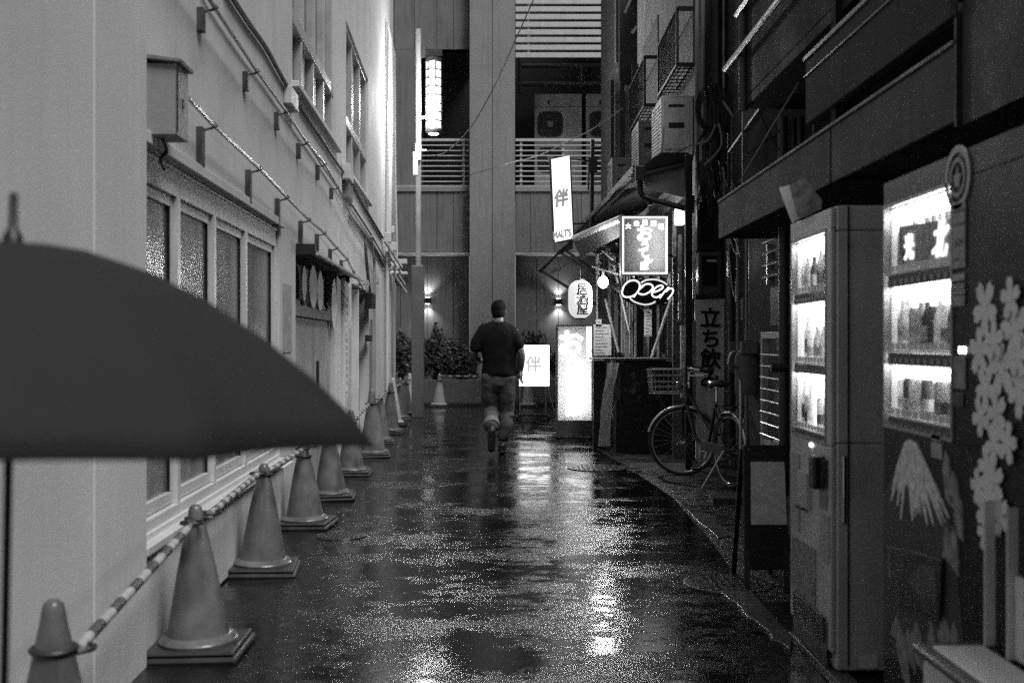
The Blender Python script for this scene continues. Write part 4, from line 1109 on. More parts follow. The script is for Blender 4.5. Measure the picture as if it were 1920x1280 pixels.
# recycling bin in front of the near machine
RB = thing('recycling_bin', (1.12, 2.75, 0), 'pale plastic bin with rounded rim at the bottom right corner', 'bin')
BINM = mat('bin_plastic', .85, .4, var=.06)
b = MB(); b.box(1.05, 1.20, 2.42, 2.92, 0.01, .50); b.build('bin_body', BINM, RB, bevel=.02, seg=3)
b = MB(); b.box(1.03, 1.215, 2.40, 2.945, .50, .525); b.build('rim', mat('bin_rim', .10, .4), RB, bevel=.012, seg=3)
b = MB(); b.box(1.06, 1.19, 2.45, 2.87, .5255, .535); b.build('bin_lid', BINM, RB, bevel=.004)
# translucent rack beside it
RK = thing('bottle_rack', (1.20, 2.78, .5), 'pale bottle rack with slots standing against the blossoms above the bin', 'rack')
b = MB()
for k in range(3): b.box(1.19, 1.215, 2.60 + k * .13, 2.61 + k * .13, .536, .90)
b.build('upright', WHITEP, RK)
b = MB(); b.box(1.205, 1.216, 2.5, 2.60, .54, .80); b.box(1.205, 1.216, 2.615, 2.725, .54, .74); b.build('panel', mat('rack_panel', .7, .4), RK)
b = MB()
for k in range(6): b.box(1.200, 1.2045, 2.655, 2.665, .56 + k * .045, .58 + k * .045)
b.build('slot', BLACK, RK)

# lower front of the slim machine
for (a, b, c_, d_, m_, nm) in ((1484, 1500, 845, 985, STK, 'instruction_card'), (1505, 1522, 880, 945, mat('slot_card', .5, .5, bump=0), 'card_reader'), (1533, 1553, 855, 905, STKD, 'coin_slot'),
                              (1538, 1552, 912, 950, STK2, 'sticker'), (1520, 1524, 830, 836, emit('indicator_glow', 5), 'indicator'), (1540, 1556, 958, 1045, STK, 'poster'), (1486, 1530, 1000, 1100, STK2, 'poster'), (1490, 1552, 1110, 1185, mat('poster_b', .10, .5, vs=14, var=.6, bump=0), 'poster')):
    p, q = pf(a, c_), pf(b, d_); face_box(p[0], q[0], p[1], pf(a, d_)[1], m_, VA, nm, d=.006 if nm not in ('card_reader', 'coin_slot') else .022)
p = pf(1505, 945); b = MB(); b.box(XF - .03, XF - .0005, p[0] - .09, p[0] + .005, p[1] - .012, p[1] + .0); b.build('reader_ledge', BLACK, VA)
p = pf(1545, 880); b = MB(); b.box(XF - .05, XF - .0005, p[0] - .03, p[0] + .05, p[1] - .075, p[1] + .055); b.build('coin_unit', mat('coin_unit', .03, .3, metal=.5), VA, bevel=.01)
fl = MB(); fl.box(XF - .012, XF - .0005, 4.46, 4.95, .12, .22); fl.build('delivery_flap', BLACK, VA, bevel=.004)
# side stickers of the slim machine (face turned to the camera)
for (a, b, c_, d_) in ((1613, 1645, 1228, 1252),):
    Y = 4.388; bb = MB(); bb.box((a - 960) / FPX * Y, (b - 960) / FPX * Y, Y - .003, Y, 1.3 - (d_ - 640) / FPX * Y, 1.3 - (c_ - 640) / FPX * Y); bb.build('sticker', PAPER, VA)
b = MB(); b.box(XF + .062, XF + .068, 4.384, 4.3885, .05, 1.82); b.build('side_seam', BLACK, VA)
b = MB(); b.box(XF + .04, XF + .055, 4.375, 4.389, .60, .86); b.build('hinge', CHROME, VA, bevel=.004)
# papers standing on the slim machine's top
for i, (pts, lab) in enumerate((([(1460, 352), (1480, 347), (1498, 410), (1485, 419)], 'plain pale slip'), ([(1480, 350), (1507, 331), (1541, 375), (1540, 392), (1497, 412)], 'wide printed flyer'))):
    Y = 4.9 - i * .1; b = MB(); b.poly([((px - 960) / FPX * Y, 1.3 - (py - 640) / FPX * Y) for px, py in pts], (0, Y, 0), (1, 0, 0), (0, 0, 1), .002)
    tag(b.build('flyer', PAPER if i == 0 else mat('printed_flyer', .22, .6, vs=26, var=.7)), ('narrow blank slip leaning on top of the slim vending machine' if i == 0 else 'wide printed flyer leaning on top of the slim vending machine'), 'flyer', 'flyers on the slim machine')

# ================================================================ EASEL BOARD
EB = thing('easel_board', (1.33, 6.0, 0), 'black folding board with a pale sheet, standing left of the slim vending machine', 'easel board')
b = MB(); b.hexa([(1.222, 5.98, .10), (1.46, 5.98, .10), (1.46, 6.01, .10), (1.222, 6.01, .10), (1.235, 6.08, .745), (1.46, 6.08, .745), (1.46, 6.11, .745), (1.235, 6.11, .745)])
b.build('board', BLACK, EB, bevel=.006)
b = MB(); b.hexa([(1.262, 6.003, .335), (1.45, 6.003, .335), (1.45, 6.008, .335), (1.262, 6.008, .335), (1.272, 6.056, .66), (1.45, 6.056, .66), (1.45, 6.061, .66), (1.272, 6.061, .66)])
b.build('sheet', mat('menu_sheet', .7, .7, var=.15, vs=30), EB)
tx = text_mb('MENU', .03, (1.36, 6.024, .52), (Vector((1, 0, 0)), Vector((0, .15, 1)).normalized())); 
for (x0) in (1.235, 1.44):
    b = MB(); b.beam((x0, 5.975, 0), (x0 + .004, 6.0, .2), .03, .03); b.beam((x0, 6.35, 0), (x0, 6.11, .72), .025, .02); b.build('leg', BLACK, EB)

# ================================================================ RIGHT-HAND NEAR BUILDING
NB = thing('shop_building', (2.4, 6, 0), 'dark weathered building on the right with a long metal canopy fascia', 'building')
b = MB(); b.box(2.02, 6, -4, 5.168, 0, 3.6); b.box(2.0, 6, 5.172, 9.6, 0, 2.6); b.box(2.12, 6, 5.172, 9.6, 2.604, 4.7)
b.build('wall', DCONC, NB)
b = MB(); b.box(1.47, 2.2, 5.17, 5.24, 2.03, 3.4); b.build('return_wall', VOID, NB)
FASC = mat('fascia_sheet', .07, .75, var=.3, vs=2.5, streak=.5, spec=.25)
b = MB(); b.box(1.45, 1.468, 5.19, 7.97, 2.02, 2.27); b.box(1.45, 1.468, 3.72, 5.165, 2.02, 2.27); b.build('fascia', FASC, NB, bevel=.004)
b = MB(); b.box(1.44, 1.475, 3.72, 7.98, 2.272, 2.285); b.build('fascia_cap', mat('cap_flashing', .14, .6), NB)
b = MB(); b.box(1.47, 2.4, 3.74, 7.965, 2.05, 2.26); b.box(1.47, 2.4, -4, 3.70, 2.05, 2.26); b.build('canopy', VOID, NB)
b = MB(); b.box(1.45, 2.0, 7.972, 7.985, 2.02, 2.28); b.build('canopy_end', FASC, NB)
b = MB(); b.box(1.445, 2.0, 3.70, 3.718, 2.0, 2.4); b.box(1.46, 2.0, -4, 3.69, 2.0, 2.40); b.build('near_fascia', mat('near_black_sheet', .012, .6, streak=.2), NB)
# upper sign board box
SB_ = thing('blank_signboard', (1.7, 4.7, 2.36), 'long blank dark sheet-metal board mounted above the canopy fascia', 'signboard')
b = MB(); b.box(1.45, 1.50, 3.74, 5.62, 2.37, 2.68); b.box(1.50, 2.0, 3.80, 5.60, 2.38, 2.67); b.build('board', mat('signboard_sheet', .05, .8, spec=.15, var=.3, vs=2, streak=.4), SB_, bevel=.004)
b = MB(); b.box(1.440, 1.449, 3.74, 5.62, 2.60, 2.606); b.box(1.438, 1.4495, 3.73, 5.62, 2.681, 2.70); b.build('seam_trim', mat('trim_grey', .16, .4, metal=.3), SB_)
b = MB(); b.box(1.4385, 1.4495, 3.70, 3.739, 2.36, 3.6); b.box(1.47, 2.02, 3.70, 3.735, 2.42, 3.7); b.build('upper_panel', mat('upper_sheet', .02, .8, spec=.15, var=.2, streak=.3), SB_)
# dark balcony
BA = thing('dark_balcony', (1.8, 6, 2.8), 'heavy dark balcony box projecting over the alley at top right', 'balcony')
b = MB(); b.box(1.50, 2.12, 4.9, 7.35, 2.80, 2.86); b.box(1.50, 1.54, 4.9, 7.35, 2.865, 3.9); b.box(1.545, 2.12, 7.30, 7.345, 2.865, 3.9)
b.build('balcony_box', mat('balcony_sheet', .022, .7, spec=.15, var=.3, vs=3, streak=.4), BA, bevel=.004)
b = MB(); b.tube([(1.44, 7.7, 3.14), (1.44, 4.6, 3.14)], .018, 8); b.tube([(1.44, 7.7, 3.145), (1.50, 7.74, 3.12)], .02, 6); b.tube([(1.46, 7.4, 3.42), (1.46, 4.6, 3.42)], .016, 8)
b.build('laundry_pole', STEEL, BA, smooth=True)
b = MB(); b.tube([(1.485, 7.30, 3.9), (1.485, 7.30, 2.78)], .03, 10); b.build('downpipe', mat('dark_pipe', .05, .45), BA, smooth=True)
# wall piece under the balcony, pipes
b = MB(); b.box(1.62, 2.11, 7.995, 8.02, 2.29, 3.3); tag(b.build('roof_sheet', mat('dull_sheet', .13, .6, var=.2, streak=.4)), 'dull grey wall sheet seen under the dark balcony', 'wall panel')
for i, (px, r) in enumerate(((1468, .035), (1487, .022), (1500, .03))):
    x = (px - 960) / FPX * 7.6; b = MB(); b.tube([(x, 7.6, 2.29), (x, 7.6, 2.8)], r, 10)
    if i == 0:
        for z in (2.42, 2.58, 2.7): b.tube([(x - .045, 7.58, z), (x + .045, 7.58, z + .004)], .006, 5)
    tag(b.build('wall_pipe', mat('dark_pipe', .05, .45), smooth=True), ('thick clamped', 'thin', 'plain dark')[i] + ' vertical pipe between the canopy and the dark balcony', 'pipe', 'pipes under the dark balcony')
b = MB(); b.beam((1.60, 8.3, 2.68), (1.72, 7.6, 2.92), .05, .015); tag(b.build('flashing_strip', STEEL), 'bright slanting metal strip under the dark balcony', 'metal strip')
tag(MB().tube(sag((1.50, 7.5, 2.35), (1.9, 5.3, 3.4), -.02), .006, 5).build('loose_wire', GCABLE, smooth=True), 'thin wire slanting up across the blank signboard', 'wire')
# street-side lower wall items: barred window, louvre window, pipes, gas meter
BW = thing('barred_window', (1.9, 8.25, .62), 'tall barred window in a pale metal frame just left of the slim vending machine', 'window')
def rb(mb, Y0, Y1, z0, z1, X0, X1): mb.box(X0, X1, Y0, Y1, z0, z1); return mb
def rY(px, X): return X * FPX / (px - 960)
X_ = 1.90
b = MB(); rb(b, 7.86, 8.70, 1.32, 1.37, X_, X_ + .06); rb(b, 8.66, 8.70, .40, 1.319, X_, X_ + .06); rb(b, 7.82, 7.859, .40, 1.37, X_, X_ + .06); rb(b, 7.86, 8.659, .52, .56, X_ + .01, X_ + .06)
b.build('window_frame', ALU_P, BW, bevel=.004)
for k in range(8):
    b = MB(); z = 1.20 - k * .085; b.tube([(X_ - .02, 7.9, z), (X_ - .02, 8.6, z)], .008, 6); b.build('bar', STEEL, BW, smooth=True)
b = MB(); b.quad((X_ + .05, 7.86, .5), (X_ + .05, 8.66, .5), (X_ + .05, 8.66, 1.32), (X_ + .05, 7.86, 1.32)); b.build('pane', mat('dark_glass', .02, .08, var=.2, bump=0, spec=.7), BW)
JW = thing('jalousie_window', (1.9, 8.3, 1.7), 'small louvred glass window with bright blade edges above the barred window', 'window')
for k in range(5):
    b = MB(); z = 1.80 + k * .085; b.obox((X_ + .0, 8.18, z), (.05, 0, .03), (0, .25, 0), (-.003, 0, .005)); b.build('glass_blade', mat('blade_glass', .3, .15, bump=0), JW)
b = MB(); rb(b, 8.43, 8.46, 1.72, 2.02, X_ - .01, X_ + .05); rb(b, 7.9, 7.93, 1.72, 2.02, X_ - .01, X_ + .05); b.build('window_frame', ALU_P, JW)
b = MB(); rb(b, 7.9, 8.5, 1.42, 1.70, X_ + .03, X_ + .06); rb(b, 7.98, 8.12, 1.46, 1.66, X_ + .0, X_ + .03); tag(b.build('wall_sheet', mat('dull_sheet', .13, .6, var=.2, streak=.4)), 'dull metal sheet on the wall between the louvred and the barred window', 'wall panel')
b = MB(); x = (1470 - 960) / FPX * 7.4; b.tube([(x, 7.4, .3), (x, 7.4, 2.04)], .035, 10); b.tube([(x - .09, 7.38, 1.13), (x + .02, 7.38, 1.13)], .03, 8)
tag(b.build('standpipe', mat('dark_pipe', .05, .45), smooth=True), 'dark upright pipe with a tap in front of the barred window', 'pipe')
b = MB(); x = (1400 - 960) / FPX * 9.7; b.tube([(x, 9.7, .1), (x, 9.7, 2.4)], .014, 8); tag(b.build('conduit', mat('conduit_grey', .22, .4), smooth=True), 'thin pale conduit in the dark gap right of the hand-lettered board', 'pipe')
GM = thing('gas_meter', (1.96, 9.3, .9), 'round-shouldered gas meter with a bent pipe in the dark gap left of the barred window', 'gas meter')
b = MB(); b.lathe((1.94, 9.35, .86), [(.10, 0), (.11, .03), (.11, .30), (.08, .37), (.03, .39), (.03, .45)], 18, sy=.7); b.build('meter_body', mat('meter_grey', .14, .5, streak=.3), GM, smooth=True)
b = MB(); b.box(1.86, 2.0, 9.24, 9.30, 1.20, 1.30); b.build('meter_dial', mat('meter_box', .2, .5), GM, bevel=.008)
b = MB(); b.tube(curve_pts([(1.84, 9.3, 1.22), (1.79, 9.3, 1.20), (1.77, 9.3, 1.12), (1.80, 9.3, 1.10), (1.88, 9.32, 1.08)]), .012, 8); b.tube(curve_pts([(1.86, 9.3, 1.0), (1.87, 9.3, .92), (1.87, 9.3, .5), (1.87, 9.3, .1)]), .014, 8); b.build('gas_pipe', STEEL, GM, smooth=True)
b = MB(); b.box(1.70, 1.98, 7.1, 7.9, .0, .10); tag(b.build('doorstep', SLAB, bevel=.01), 'low wet step beneath the barred window', 'step')
# ================================================================ IZAKAYA BUILDING (right, middle distance)
IB = thing('pub_building', (3.2, 15, 0), 'old narrow pub building with cluttered street front on the right', 'building')
UPW = mat('old_plaster', .32, .85, var=.25, vs=4, streak=.5)
b = MB(); b.box(2.0, 5, 12.3, 18.2, 2.95, 7.2); b.build('upper_wall', UPW, IB)
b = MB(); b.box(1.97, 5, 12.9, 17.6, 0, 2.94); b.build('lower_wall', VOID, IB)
b = MB(); b.box(2.3, 6, 9.7, 12.28, 0, 5.6); b.build('dark_return', mat('dark_return_wall', .02, .8, streak=.4), IB)
b = MB(); b.box(2.06, 2.14, 12.22, 12.29, 2.6, 8); b.box(2.2, 2.26, 12.24, 12.28, 2.6, 8); b.each('wall_batten', mat('batten', .03, .6), IB)
for i, (px, r, m_) in enumerate(((1318, .022, UPW), (1345, .035, DARKM), (1306, .018, UPW), (1357, .016, UPW))):
    x = (px - 960) / FPX * 12.15; b = MB(); b.tube([(x, 12.15, 2.5), (x, 12.15, 6.5)], r, 8)
    tag(b.build('wall_pipe', m_, smooth=True), ('grey pipe left of the black downpipe on the pub front', 'thick black downpipe high on the pub front', 'thin pipe along the edge of the pub wall', 'thin pale pipe right of the black downpipe')[i], 'pipe', 'pipes on the pub front')
# farther building behind the pub: slanted dark gable and pale strips
FG = thing('rear_building', (2.4, 19.5, 0), 'dark slate-clad building end behind the pub, left of the cages', 'building')
b = MB()
pts = [(1155, -40), (1155, 118), (1166, 150), (1185, 150), (1215, 120), (1215, -40)]
b.poly([((px - 960) / FPX * 18.4, 1.3 - (py - 640) / FPX * 18.4) for px, py in pts], (0, 18.4, 0), (1, 0, 0), (0, 0, 1), -.3); b.build('gable', mat('slate_cladding', .12, .7, var=.2, streak=.3), FG)
b = MB(); b.box(1.72, 5, 18.21, 22.0, 0, 8.5); b.build('wall', mat('rear_wall', .03, .8), FG)
b = MB()
for pa, pb, y0, y1 in ((1145, 1152, 150, 320), (1163, 1172, 170, 320), (1185, 1198, 120, 240)):
    Y = 18.0; b.box((pa - 960) / FPX * Y, (pb - 960) / FPX * Y, Y, Y + .1, 1.3 - (y1 - 640) / FPX * Y, 1.3 - (y0 - 640) / FPX * Y)
b.each('post', DARKM, FG)
b = MB(); Y = 18.15; b.box((1153 - 960) / FPX * Y, (1163 - 960) / FPX * Y, Y, Y + .02, 1.3 + 320 / FPX * Y, 1.3 + 490 / FPX * Y); b.box((1172 - 960) / FPX * Y, (1185 - 960) / FPX * Y, Y, Y + .02, 1.3 + 320 / FPX * Y, 1.3 + 480 / FPX * Y)
b.each('corrugated_strip', UPW, FG)
for (x0, y0, x1, y1) in ((1140, 150, 1157, 118), (1171, 24, 1185, -4), (1184, 62, 1193, 50)):
    pass
b = MB(); b.beam(P(1142, 150, 17.5), P(1158, 118, 17.5), .05, .05); b.beam(P(1185, 62, 16.5), P(1194, 50, 16.5), .04, .04); b.beam(P(1172, 24, 17), P(1184, -6, 17), .04, .04)
b.each('gutter_edge', STEEL, FG)
# ---- window cages
def cage(pxn, pxf, Xc, z0, z1, label):
    Yn, Yf = rY(pxn, Xc), rY(pxf, Xc); X1 = 2.0
    t = thing('window_cage', (Xc, (Yn + Yf) / 2, z0), label, 'window cage', 'black window cages on the pub front')
    f = MB()
    for z in (z0, z1):
        f.beam((Xc, Yn, z), (Xc, Yf, z), .03, .03); f.beam((Xc, Yn, z), (X1, Yn, z), .03, .045); f.beam((Xc, Yf, z), (X1, Yf, z), .03, .03)
    f.beam((Xc, Yn, z0), (Xc, Yn, z1), .03, .03); f.beam((Xc, Yf, z0), (Xc, Yf, z1), .03, .03)
    f.build('frame', BLACK, t)
    f = MB(); n = 15
    for i in range(1, n):
        y = Yn + (Yf - Yn) * i / n; f.beam((Xc, y, z0), (Xc, y, z1), .012, .012)
    f.build('bars', BLACK, t)
    f = MB()
    for i in range(1, 9):
        y = Yn + (Yf - Yn) * i / 9; f.beam((Xc, y, z0 + .001), (X1, y, z0 + .001), .012, .012)
    for i in range(1, 4):
        x = Xc + (X1 - Xc) * i / 4; f.beam((x, Yn, z0 + .004), (x, Yf, z0 + .004), .01, .01)
    f.build('floor_grid', BLACK, t)
    f = MB(); f.box(X1 - .02, X1 - .001, Yn + .1, Yf - .1, z0 + .05, z1 + .6); f.build('shutter', mat('window_shutter', .14, .6, streak=.3), t)
cage(1270, 1235, 1.795, 4.30, 4.91, 'larger black window cage, upper right one above the nearer outdoor unit')
cage(1209, 1181, 1.795, 4.49, 5.14, 'smaller black window cage farther along, left of the larger one')
# ---- outdoor units
def acunit(Xa, Xb, Ya, Yb, z0, z1, label, m=ACM):
    t = thing('air_conditioner', ((Xa + Xb) / 2, (Ya + Yb) / 2, z0), label, 'air conditioner', 'outdoor air conditioner units on the pub front')
    b = MB(); b.box(Xa, Xb, Ya, Yb, z0, z1); b.build('casing', m, t, bevel=.012)
    b = MB(); b.box(Xa + .04, Xb - .04, Ya - .012, Ya - .001, z0 + .06, z1 - .05); b.build('end_panel', m, t, bevel=.004)
    b = MB(); b.box(Xa + .08, Xb - .10, Ya - .016, Ya - .0125, z1 - .13, z1 - .10); b.box(Xa + .08, Xb - .10, Ya - .016, Ya - .0125, z1 - .36, z1 - .30); b.build('label_plate', DARKM, t)
    b = MB()
    for k in range(14): b.beam((Xa - .008, Ya + .05, z0 + .04 + k * (z1 - z0 - .1) / 14), (Xa - .008, Yb - .05, z0 + .09 + k * (z1 - z0 - .1) / 14), .006, .006)
    b.build('grille', DARKM, t)
    b = MB(); b.box(Xa + .02, Xb, Ya + .1, Ya + .14, z0 - .06, z0 - .001); b.box(Xa + .02, Xb, Yb - .14, Yb - .1, z0 - .06, z0 - .001); b.each('bracket', DARKM, t)
acunit(1.64, 1.99, 12.5, 13.35, 3.35, 4.0, 'nearest air conditioner unit, directly below the larger window cage')
acunit(1.62, 1.97, 14.6, 15.4, 3.50, 4.14, 'second air conditioner unit, partly hidden behind the nearest one', mat('grey_casing', .2, .5, vs=8, streak=.4))
acunit(1.42, 1.72, 16.2, 16.9, 3.42, 3.92, 'small air conditioner unit standing on the slanting pub roof', mat('aged_casing', .3, .5, vs=8, streak=.4))
# ---- tangle of cables beside the units
random.seed(5)
TC = thing('cable_bundle', (2.05, 12.0, 2.6), 'messy tangle of black cables and hoses hanging beside the nearest air conditioner', 'cables')
b = MB(); c0 = P(1333, 208, 12.0)
for k in range(7):
    r = .14 + .015 * k; b.tube([c0 + Vector((math.cos(a / 12 * math.pi) * r * .8, random.uniform(-.02, .02) - .02 * k, math.sin(a / 12 * math.pi) * r * 1.15)) for a in range(24)], .006, 5, closed=True)
b.build('coil', CABLE, TC, smooth=True)
b = MB()
for k in range(20):
    x0 = random.uniform(1322, 1352); x1 = random.uniform(1305, 1345); y1 = random.uniform(300, 420)
    b.tube(curve_pts([P(x0, random.uniform(150, 190), 12.1), P(x0 + random.uniform(-8, 8), 235, 12.0), P((x0 + x1) / 2 + random.uniform(-18, 18), 275, 11.95), P(x1, y1, 12.0)], 6), random.choice((.006, .009, .013, .02)), 5)
b.build('cables', CABLE, TC, smooth=True)
b = MB()
for (a, c_, d) in (((1300, 272), (1328, 262), (1342, 235)), ((1348, 232), (1352, 275), (1318, 312)), ((1335, 330), (1338, 350), (1342, 368)), ((1356, 190), (1380, 225), (1394, 245)), ((1228, 320), (1240, 285), (1243, 240))):
    b.tube(curve_pts([P(*a, 11.9), P(*c_, 11.85), P(*d, 11.9)], 8), .014, 6)
b.build('hose', GCABLE, TC, smooth=True)
b = MB()
for k in range(14):
    x0 = random.uniform(1310, 1355); y0 = random.uniform(295, 330)
    b.tube(curve_pts([P(x0, y0, 11.7), P(x0 + random.uniform(-14, 14), y0 + 30, 11.65), P(x0 + random.uniform(-10, 10), y0 + random.uniform(50, 85), 11.7)], 5), random.choice((.008, .012, .018)), 5)
b.build('cables', CABLE, TC, smooth=True)
for (pts, lab) in (([(1345, 180), (1370, 200), (1390, 242), (1398, 250)], 'thin wire from the cable tangle to the dark gap'), ([(1240, 300), (1300, 270), (1340, 240)], 'loose cable between the roof and the tangle'), ([(1250, 178), (1290, 182), (1318, 180)], 'pale conduit along the top of the nearest unit'),
                   ([(1400, 290), (1440, 262), (1490, 240)], 'crack-like wire across the dull grey sheet'), ([(1420, 200), (1445, 255), (1462, 285)], 'thin black wire crossing the dull grey sheet')):
    Y = 12.2 if pts[0][0] < 1380 else 7.9
    tag(MB().tube(curve_pts([P(a, b_, Y) for a, b_ in pts]), .006, 5).build('loose_wire', GCABLE if 'pale' in lab or 'thin wire from' in lab else CABLE, smooth=True), lab, 'wire')
PG = thing('pipe_group', (2.1, 10.5, 0), 'dark pipes and loose wires in the gap between lettered board and barred window', 'pipes')
for k, (px, YY, r, ya, yb) in enumerate(((1372, 11.0, .03, 380, 860), (1384, 10.6, .018, 420, 850), (1412, 9.9, .04, 430, 840), (1422, 9.7, .014, 300, 820), (1366, 11.2, .012, 250, 600))):
    b = MB(); xx = (px - 960) / FPX * YY; b.tube([(xx, YY, max(.02, 1.3 - (yb - 640) / FPX * YY)), (xx, YY, 1.3 - (ya - 640) / FPX * YY)], r, 9); b.build('pipe', (DARKM, GCABLE, mat('dark_pipe', .05, .45), GCABLE, CABLE)[k], PG, smooth=True)
for k in range(7):
    b = MB(); p0 = P(random.uniform(1345, 1365), random.uniform(300, 400), 11.4); p1 = P(random.uniform(1370, 1425), random.uniform(380, 560), 10.2)
    b.tube(sag(p0, p1, random.uniform(.05, .3)), random.choice((.006, .009)), 5); b.build('wire', CABLE if k % 2 else GCABLE, PG, smooth=True)
for k, (pa, pb, ya, yb) in enumerate(((1366, 1388, 470, 520), (1392, 1410, 560, 600), (1368, 1384, 640, 700))):
    YY = 10.9; b = MB(); b.box((pa - 960) / FPX * YY, (pb - 960) / FPX * YY, YY, YY + .1, 1.3 - (yb - 640) / FPX * YY, 1.3 - (ya - 640) / FPX * YY); b.build('switch_box', (DARKM, mat('meter_box', .2, .5), mat('dull_sheet', .13, .6, var=.2, streak=.4))[k], PG, bevel=.008)
# ---- little roof over the pub front
RF = thing('pub_roof', (1.5, 14.5, 2.9), 'low sagging roof with dark eave over the pub front, sloping away from the camera', 'roof')
b = MB()
n0, n1 = P(1195, 322, 11.8), P(1292, 300, 11.8); f0, f1 = P(1078, 441, 17.0), P(1200, 395, 17.0)
m0, m1 = P(1152, 368, 13.6), P(1260, 340, 13.6)
dz = Vector((0, 0, .05))
for (a, c_, d, e_) in ((n0, n1, m1, m0), (m0, m1, f1, f0)):
    b.hexa([a - dz, c_ - dz, d - dz, e_ - dz, a, c_, d, e_])
b.build('roof_deck', mat('roof_sheet', .03, .6, var=.3, streak=.4), RF)
b = MB(); b.beam(n0 + Vector((0, 0, .03)), m0 + Vector((0, 0, .03)), .10, .07); b.beam(m0 + Vector((0, 0, .02)), f0 + Vector((0, 0, .02)), .09, .06); b.build('eave', mat('eave_sheet', .06, .4, metal=.4, streak=.4), RF)
b = MB(); b.tube([n0 + Vector((-.03, -.02, .03)), m0 + Vector((-.03, 0, .05)), f0 + Vector((-.03, 0, .03))], .014, 6); b.build('eave_edge', STEEL, RF, smooth=True)
b = MB(); b.poly([((px - 960) / FPX * 11.86, 1.3 - (py - 640) / FPX * 11.86) for px, py in ((1204, 322), (1290, 306), (1290, 372), (1262, 366), (1215, 352), (1208, 344))], (0, 11.86, 0), (1, 0, 0), (0, 0, 1), -.02)
b.build('gable_board', mat('pale_soffit', .30, .7, var=.2, vs=8, streak=.3), RF)
b = MB(); b.poly([((px - 960) / FPX * 11.80, 1.3 - (py - 640) / FPX * 11.80) for px, py in ((1200, 314), (1240, 286), (1290, 286), (1296, 300), (1250, 312), (1204, 322))], (0, 11.80, 0), (1, 0, 0), (0, 0, 1), -.05)
b.build('ridge_clutter', VOID, RF)
GT = MB(); GT.tube(curve_pts([P(1199, 318, 11.7), P(1200, 350, 11.7), P(1202, 362, 11.7), P(1212, 371, 11.7), P(1250, 382, 11.65), P(1292, 393, 11.6)], 5), .032, 10); GT.tube([P(1218, 372, 11.72), P(1219, 385, 11.72)], .03, 10)
tag(GT.build('gutter_pipe', BLACK, smooth=True), 'thick black gutter pipe bending under the pub roof towards the utility pole', 'pipe')
GB = MB(); GB.obox(P(1200, 326, 11.68), (.05, 0, 0), (0, .04, 0), (0, 0, .08)); tag(GB.build('gutter_hopper', BLACK, bevel=.01), 'dark rain hopper at the corner of the pub roof', 'rain hopper')
# ---- utility post by the bicycle
UP = thing('utility_post', P(1291, 880, 11.3), 'thin black post rising in front of the pub from behind the bicycle', 'post')
z = lambda py, Y: 1.3 - (py - 640) / FPX * Y
x = (1291 - 960) / FPX * 11.5
b = MB(); b.box(x - .035, x + .035, 11.47, 11.53, 0, z(290, 11.5)); b.build('shaft', BLACK, UP, bevel=.006)
b = MB(); b.box(x + .04, x + .075, 11.50, 11.53, .3, z(600, 11.5)); b.build('side_rail', STEEL, UP)
# ---- meter boxes above the hand-lettered board
MBX = [(1306, 1346, 372, 470, 'upper dark electricity meter box above the hand-lettered board'), (1309, 1353, 472, 552, 'lower grey-framed meter box just above the hand-lettered board')]
for i, (pa, pb, y0, y1, lab) in enumerate(MBX):
    Y = 11.75; t = thing('meter_box', P((pa + pb) / 2, y1, Y), lab, 'meter box', 'meter boxes above the lettered board')
    b = MB(); b.box((pa - 960) / FPX * Y, (pb - 960) / FPX * Y, Y, Y + .15, z(y1, Y), z(y0, Y)); b.build('case', DARKM if i == 0 else mat('meter_frame', .085, .5, streak=.4), t, bevel=.02)
    b = MB(); b.box((pa + 7 - 960) / FPX * Y, (pb - 8 - 960) / FPX * Y, Y - .006, Y - .001, z(y1 - 16, Y), z(y0 + 8, Y)); b.build('window', mat('meter_window', .012, .15, bump=0), t)
    b = MB(); b.box((pa + 16 - 960) / FPX * Y, (pa + 34 - 960) / FPX * Y, Y - .012, Y - .0065, z(y0 + 19, Y), z(y0 + 15, Y)); b.build('dial', PAPER if i else DARKM, t)
# ---- hand lettered board
LBD = thing('lettered_board', P(1330, 860, 11.9), 'tall pale board with brush-painted characters behind the bicycle', 'sign')
Y = 11.9; bx0, bx1 = (1303 - 960) / FPX * Y, (1358 - 960) / FPX * Y
b = MB(); b.poly([(bx0, z(562, Y)), (bx1, z(560, Y)), (bx1, z(735, Y)), (bx1 - .02, z(862, Y)), (bx0 + .06, z(872, Y)), (bx0 + .01, z(860, Y))][::-1], (0, Y, 0), (1, 0, 0), (0, 0, 1), -.03)
b.build('board', mat('board_paint', .85, .7, var=.15, vs=8, streak=.3), LBD)
for i, (ch, py, s_) in enumerate((('立', 594, .225), ('ち', 634, .215), ('飲', 672, .22), ('み', 711, .22))):
    text_mb(ch, s_, (((1331 - 960) / FPX * Y), Y - .0345, z(py, Y)), FACE_CAM, bold=.006).build('lettering', BLACK, LBD)
# ---- vertical conduits, battens and strip window at post
strips = [(1262, 395, 480, 'PW'), (1272, 440, 600, 'PW'), (1277, 610, 745, 'ST'), (1299, 400, 560, 'PW')]
b = MB()
Y = 12.2
for px, y0, y1, k in strips: b.box((px - 960) / FPX * Y, (px + 6 - 960) / FPX * Y, Y, Y + .03, z(y1, Y), z(y0, Y))
tag(b.build('wall_batten', mat('flaking_batten', .34, .6, vs=18, var=.6, streak=.5)), 'flaking pale wooden battens on the pub front left of the black post', 'batten')
lp = MB(); Y = 11.9; lp.box((1267 - 960) / FPX * Y, (1283 - 960) / FPX * Y, Y, Y + .07, z(421, Y), z(390, Y))
o = tag(lp.build('box_lamp', emit('box_lamp_glow', 9), bevel=.01), 'small glowing box lamp under the pub roof next to the black post', 'lamp')
